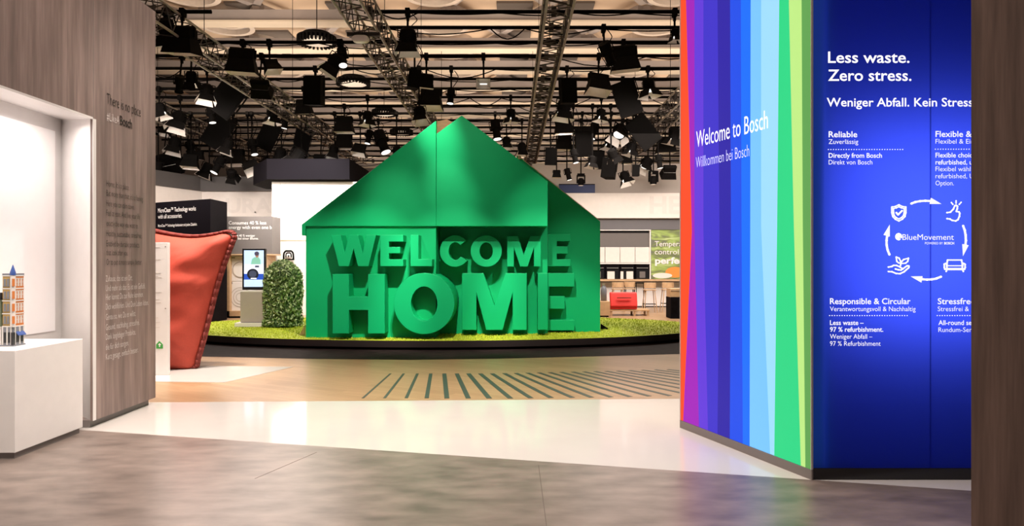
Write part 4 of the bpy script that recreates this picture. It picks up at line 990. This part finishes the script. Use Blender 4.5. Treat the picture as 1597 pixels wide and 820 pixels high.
# fresnel with four barn doors
def fres(lensm):
    hs = MB(); hs.tube((0, 0, -.12), (0, 0, -.72), .36, 16, .38); hs.tube((0, 0, .02), (0, 0, -.12), .22, 16, .36); hs.box((0, 0, -.74), (.82, .82, .05))
    for q in range(4): hs.box((0, 0, -.25 - q * .1), (.80, .5, .03))
    ln = MB(); ln.tube((0, 0, -.765), (0, 0, -.80), .33, 20)
    parts = [('yoke', yoke(.46, .4), M['lampblack']), ('housing', hs, M['lampblack']), ('lens', ln, lensm)]
    for k in range(4):
        d_ = MB(); a = R(90 * k); rot = Euler((0, 0, a)).to_matrix(); big = k % 2 == 0
        p = [Vector((-.38, .40, -.77)), Vector((.38, .40, -.77)), Vector((.52 if big else .40, .62, -1.2)), Vector((-.52 if big else -.40, .62, -1.2))]
        p = [rot @ q for q in p]; nrm = (rot @ Vector((0, .9, .45))).normalized() * .014
        d_.add(p + [q + nrm for q in p], [(0, 1, 2, 3)], 1); d_.f += []
        b0 = len(d_.v) - 8
        for f in ((4, 7, 6, 5), (0, 4, 5, 1), (1, 5, 6, 2), (2, 6, 7, 3), (3, 7, 4, 0)): d_.f.append([b0 + i for i in f]); d_.m.append(0)
        parts.append(('barn_door', d_, [M['lampblack'], M['doorinner']]))
    return parts
proto('fresnel', fres(M['lens'])); proto('fresnel_lit', fres(M['lit'])); proto('fresnel_blue', fres(M['bluelit']))
# box loudspeaker
bx_ = MB(); bx_.prism([(-.5, -.30, 0), (.5, -.30, 0), (.36, .42, 0), (-.36, .42, 0)], (0, 0, -1.45))
gr = MB(); gr.box((0, -.31, -.725), (.92, .02, 1.36))
yk = MB(); yk.box((-.53, 0, -.5), (.04, .1, 1.0)); yk.box((.53, 0, -.5), (.04, .1, 1.0)); yk.box((0, 0, .04), (1.1, .1, .05))
hn = MB(); hn.box((0, .43, -.72), (.3, .03, .14))
proto('speaker', [('bracket', yk, M['lampblack']), ('cabinet', bx_, M['lampblack']), ('grille', gr, M['black']), ('handle', hn, M['lampgrey'])])
# moving head
bs = MB(); bs.box((0, 0, -.1), (.8, .55, .22)); ar = MB()
for s in (-1, 1): ar.box((s * .42, 0, -.62), (.12, .34, .9))
ar.box((0, 0, -.25), (.94, .34, .12))
hd = MB(); hd.lathe([(.001, .38), (.2, .36), (.34, .2), (.36, 0), (.33, -.35), (.27, -.46)], (0, 0, -.85), 20)
ln = MB(); ln.tube((0, 0, -1.31), (0, 0, -1.33), .27, 20)
proto('moving', [('base', bs, M['lampblack']), ('arm', ar, M['lampblack']), ('head', hd, M['lampblack']), ('lens', ln, M['reflector'])])
# long profile spot
hs = MB(); hs.tube((0, 0, .1), (0, 0, -.5), .34, 16, .36); hs.tube((0, 0, -.5), (0, 0, -1.15), .27, 16, .27); hs.tube((0, 0, -1.15), (0, 0, -1.25), .33, 16, .33); hs.box((0, 0, -.5), (.8, .5, .12))
ln = MB(); ln.tube((0, 0, -1.25), (0, 0, -1.27), .28, 20)
proto('profile', [('yoke', yoke(.44, .55), M['lampblack']), ('housing', hs, M['lampblack']), ('lens', ln, M['lens'])])
proto('profile_lit', [('yoke', yoke(.44, .55), M['lampblack']), ('housing', hs, M['lampblack']), ('lens', ln, M['lit'])])
# clamp, stem, loose cable
cl = MB(); cl.box((0, 0, 0), (.09, .15, .15)); cl.box((0, 0, -.1), (.05, .06, .12)); o_ = cl.build('clamp', M['lampblack']); CLAMP = o_.data; bpy.data.objects.remove(o_)
sm = MB(); sm.tube((0, 0, 0), (0, 0, -1), .022, 8); o_ = sm.build('stem', M['lampblack']); STEM = o_.data; bpy.data.objects.remove(o_)
sc_ = MB()
for z0 in (.0,): sc_.path([(.08 + .1 * math.sin(k * .55), .03 * math.sin(k), -.04 - .075 * k) for k in range(9)] , .011, 5)
o_ = sc_.build('cable', M['black']); CABLE = o_.data; bpy.data.objects.remove(o_)
NAMES = {'flood': ('flood_light', 'hooded floodlight'), 'fresnel': ('stage_spotlight', 'barn-door spotlight'), 'fresnel_lit': ('stage_spotlight', 'glowing barn-door spotlight'), 'fresnel_blue': ('stage_spotlight', 'bluish glowing barn-door spotlight'), 'speaker': ('loudspeaker', 'black box loudspeaker'), 'moving': ('moving_head_light', 'moving-head lamp'), 'profile': ('profile_spotlight', 'long tube spotlight'), 'profile_lit': ('profile_spotlight', 'glowing long tube spotlight')}
HALF = {'flood': .42, 'fresnel': .55, 'fresnel_lit': .55, 'fresnel_blue': .55, 'speaker': .72, 'moving': .65, 'profile': .6, 'profile_lit': .6}
# x, y (body centre), width px, kind, tilt deg (about X, + = points away), roll deg, yaw deg
LAMPS = [
 (261, 48, 30, 'fresnel_lit', -18, -8, 0), (284, 66, 50, 'flood', -8, 4, -6), (378, 98, 46, 'flood', -4, 2, 8), (280, 132, 18, 'profile_lit', -35, 8, 20), (299, 124, 20, 'fresnel_lit', -20, 4, 0),
 (322, 145, 22, 'fresnel', 5, 6, 30), (357, 153, 40, 'speaker', -12, 36, 15), (424, 104, 26, 'flood', 20, -12, 40), (407, 138, 32, 'flood', -52, 2, 6), (278, 188, 24, 'fresnel', 8, 14, 20), (251, 172, 18, 'fresnel', 0, -14, 0),
 (342, 207, 34, 'speaker', -8, 32, 12), (419, 214, 28, 'speaker', -10, 26, 14), (425, 180, 18, 'fresnel', 0, 5, 45), (297, 229, 15, 'fresnel_blue', -30, -14, 0), (272, 226, 20, 'fresnel', 6, 12, 20), (297, 253, 26, 'flood', 10, 4, 10), (266, 254, 38, 'flood', -60, -8, -14),
 (322, 265, 18, 'fresnel', 0, 22, 15), (340, 258, 18, 'profile', 10, 26, 20), (368, 247, 30, 'flood', 6, -2, 5), (362, 272, 15, 'fresnel_lit', -45, 10, 0), (392, 261, 26, 'flood', 40, -26, 20), (285, 288, 15, 'fresnel', -5, -22, 30), (437, 243, 20, 'fresnel_lit', -22, 4, 30),
 (472, 219, 24, 'speaker', -6, 12, 18), (462, 247, 26, 'fresnel', 10, 30, 10), (478, 276, 14, 'moving', 0, 0, 0), (491, 142, 30, 'speaker', -6, 4, -14), (474, 168, 26, 'flood', -12, -2, 0), (521, 100, 26, 'fresnel', -8, 32, 20), (534, 90, 20, 'profile', 20, -10, 0), (636, 63, 30, 'fresnel', -4, 0, 0),
 (573, 184, 17, 'fresnel', 0, 2, 40), (537, 196, 30, 'flood', 0, 0, 0), (537, 222, 28, 'flood', 0, 0, 2), (596, 222, 24, 'profile', 15, -20, 10), (560, 234, 22, 'flood', 20, 10, 0), (502, 252, 26, 'flood', -45, 2, 0), (664, 128, 26, 'flood', -8, 4, 10), (645, 124, 20, 'speaker', 5, 8, 20), (672, 156, 38, 'flood', 10, 2, -6), (655, 178, 20, 'fresnel', 10, -8, 0),
 (797, 180, 16, 'fresnel', 0, -4, 42), (774, 203, 20, 'profile', 10, -6, 10), (814, 232, 15, 'fresnel', 0, 0, 10),
 (885, 142, 26, 'speaker', -4, -4, 18), (879, 170, 24, 'fresnel', 0, 6, 10), (879, 198, 30, 'flood', -2, -4, 5), (880, 224, 28, 'flood', 0, 3, -4), (948, 84, 24, 'profile_lit', -32, -30, 0), (974, 94, 46, 'flood', -6, -5, -5), (933, 132, 38, 'flood', 14, 6, 12), (979, 154, 36, 'speaker', -10, -16, -16), (1012, 136, 22, 'fresnel', 6, -4, 38),
 (937, 179, 15, 'fresnel', 0, 6, 30), (909, 222, 28, 'speaker', -18, -6, 10), (950, 222, 16, 'fresnel', 0, 10, 20), (966, 206, 22, 'fresnel', 20, 26, 20), (1003, 207, 34, 'speaker', -6, -38, -12), (933, 250, 18, 'speaker', 0, 0, 5), (886, 272, 12, 'profile', 0, -14, 0), (906, 280, 14, 'moving', 0, 0, 0), (951, 262, 22, 'speaker', 10, 4, -30), (975, 277, 16, 'fresnel_lit', 18, -16, 10),
 (991, 266, 12, 'speaker', 0, 2, 0), (1019, 277, 16, 'moving', 0, 0, 20), (1038, 228, 30, 'flood', 0, -2, 4), (1051, 212, 20, 'fresnel', -12, 8, 20), (1043, 268, 24, 'flood', -42, 0, 4), (1007, 256, 18, 'fresnel', 10, 24, 10), (956, 242, 16, 'fresnel', -10, -28, 20), (858, 244, 18, 'speaker', -12, 0, 10), (868, 272, 14, 'flood', 0, 0, 0), (896, 244, 14, 'profile', 5, -12, 0), (1053, 54, 15, 'fresnel', 0, -6, 20),
 (790, 222, 14, 'fresnel', 4, 0, 10), (923, 252, 14, 'fresnel', 0, 8, 20), (1028, 252, 14, 'profile', 0, -10, 0), (978, 250, 16, 'flood', 5, 0, 0), (310, 243, 16, 'flood', 0, 6, 0), (415, 255, 16, 'fresnel', 4, 10, 0), (520, 236, 16, 'fresnel', 0, 12, 20), (245, 262, 16, 'fresnel', 0, 10, 20), (575, 214, 14, 'profile', 8, 10, 0),
 (754, 131, 22, 'flood', 78, 0, 0), (703, 150, 16, 'profile', 5, 4, 0), (925, 205, 16, 'profile', 6, 12, 0), (985, 232, 16, 'fresnel', -6, 12, 30), (620, 238, 16, 'fresnel', 4, -8, 20), (395, 230, 16, 'profile', 8, -14, 0), (355, 228, 18, 'fresnel', 0, 20, 12), (258, 205, 18, 'flood', 20, 10, 0), (445, 190, 14, 'profile', 0, 10, 0), (330, 180, 16, 'profile', 4, -10, 0),
]
def truss_px(X, y):  # where a truss runs at that height of the picture
    d = (TZ0 - CZ) * F_ / max(60, 410 - y); return 798.5 + X * F_ / d
items = []
for L_ in LAMPS:
    x, y = L_[0], L_[1]
    reg = sum(1 for X, _, _ in trx if x > truss_px(X, y))
    band = 0 if y < 115 else 1 if y < 200 else 2
    items.append((L_, reg, band))
regs = ['between grey wall and leftmost truss', 'between the two leftmost trusses', 'between second and third truss', 'between third truss and steep centre truss', 'between centre truss and rightmost truss', 'between rightmost truss and rainbow banner']
bands = ['high up', 'midway up', 'low down']
from collections import defaultdict
cntr = defaultdict(list)
for idx, (L_, reg, band) in enumerate(items): cntr[(reg, band, NAMES[L_[3]][1])].append((L_[0], idx))
lab = {}
for (reg, band, nm), lst in cntr.items():
    lst.sort()
    for q, (_, idx) in enumerate(lst):
        lab[idx] = '%s %s %s' % (nm, bands[band], regs[reg]) if len(lst) == 1 else '%s %s %s, %s from left' % (nm, bands[band], regs[reg], ordn[q])
placed = []
SUB = {'lens': 'housing', 'barn_door': 'housing', 'bulb': 'housing', 'reflector': 'hood', 'grille': 'cabinet', 'handle': 'cabinet'}
SIZE = {'flood': .62, 'fresnel': .72, 'fresnel_lit': .72, 'fresnel_blue': .72, 'speaker': .85, 'moving': .7, 'profile': .75, 'profile_lit': .75}
for idx, (L_, reg, band) in enumerate(items):
    x, y, wpx, kind, tilt, roll, yaw = L_
    if kind.startswith('fresnel') or kind.startswith('profile'): wpx *= 1.12
    dt = min(24.0, (4.35) * F_ / (410 - y))
    best = None
    for d in sorted((q for q in pd if q < 24.0 and P(x, y, q).z < 6.25 and any(abs(q - sd) < .01 and xa + .1 < P(x, y, q).x < xb - .1 for sd, xa, xb, _ in spans)), key=lambda q: abs(q - dt)):
        s = wpx * d / F_; c = P(x, y, d); rad = s * SIZE[kind]
        pen = sum(max(0, (rad + r2) - (c - c2).length) for c2, r2 in placed) + abs(d - dt) * .03 + sum(.6 for X, _, _ in trx if abs(c.x - X) < TW + rad * .55 and c.z + rad * .8 > 6.0)
        if best is None or pen < best[0]: best = (pen, d)
    if best is None: best = (0, 15.25)
    d = best[1]; s = wpx * d / F_; c = P(x, y, d); placed.append((c, s * SIZE[kind]))
    rot = Euler((R(-tilt), R(roll), R(yaw)), 'XYZ').to_matrix().to_4x4()
    # pivot (top of yoke) so that the body centre sits at c
    piv = c - (rot.to_3x3() @ Vector((0, 0, -HALF[kind]))) * s
    top = Vector((piv.x, d, PIPEZ))
    dy = c.y - 0
    t = thing(NAMES[kind][0], lab[idx][0].upper() * 0 + lab[idx], 'loudspeaker' if kind == 'speaker' else 'stage light', top, 'loudspeakers in the rig' if kind == 'speaker' else 'stage lights in the rig')
    o = bpy.data.objects.new('clamp', CLAMP); COL.objects.link(o); o.parent = t; o.location = (0, 0, -.02)
    hang = max(.08, PIPEZ - piv.z)
    o = bpy.data.objects.new('stem', STEM); COL.objects.link(o); o.parent = t; o.location = (0, 0, -.06)
    v = Vector((0, piv.y - d, piv.z - PIPEZ + .06))
    o.rotation_euler = (-v).to_track_quat('Z', 'Y').to_euler(); o.scale = (1, 1, max(.02, v.length))
    if idx % 2 == 0:
        o = bpy.data.objects.new('cable', CABLE); COL.objects.link(o); o.parent = t; o.location = (0, 0, -.02); o.scale = (1, 1, max(.4, min(1.8, hang / .6)))
    base = Matrix.Translation(piv - top) @ rot @ Matrix.Scale(s, 4)
    made = {}
    for nm, me in PROTO[kind]:
        o = bpy.data.objects.new(nm, me); COL.objects.link(o)
        up = SUB.get(nm) if kind != 'moving' else {'lens': 'head'}.get(nm)
        if up in made: o.parent = made[up]
        else: o.parent = t; o.matrix_local = base; made[nm] = o
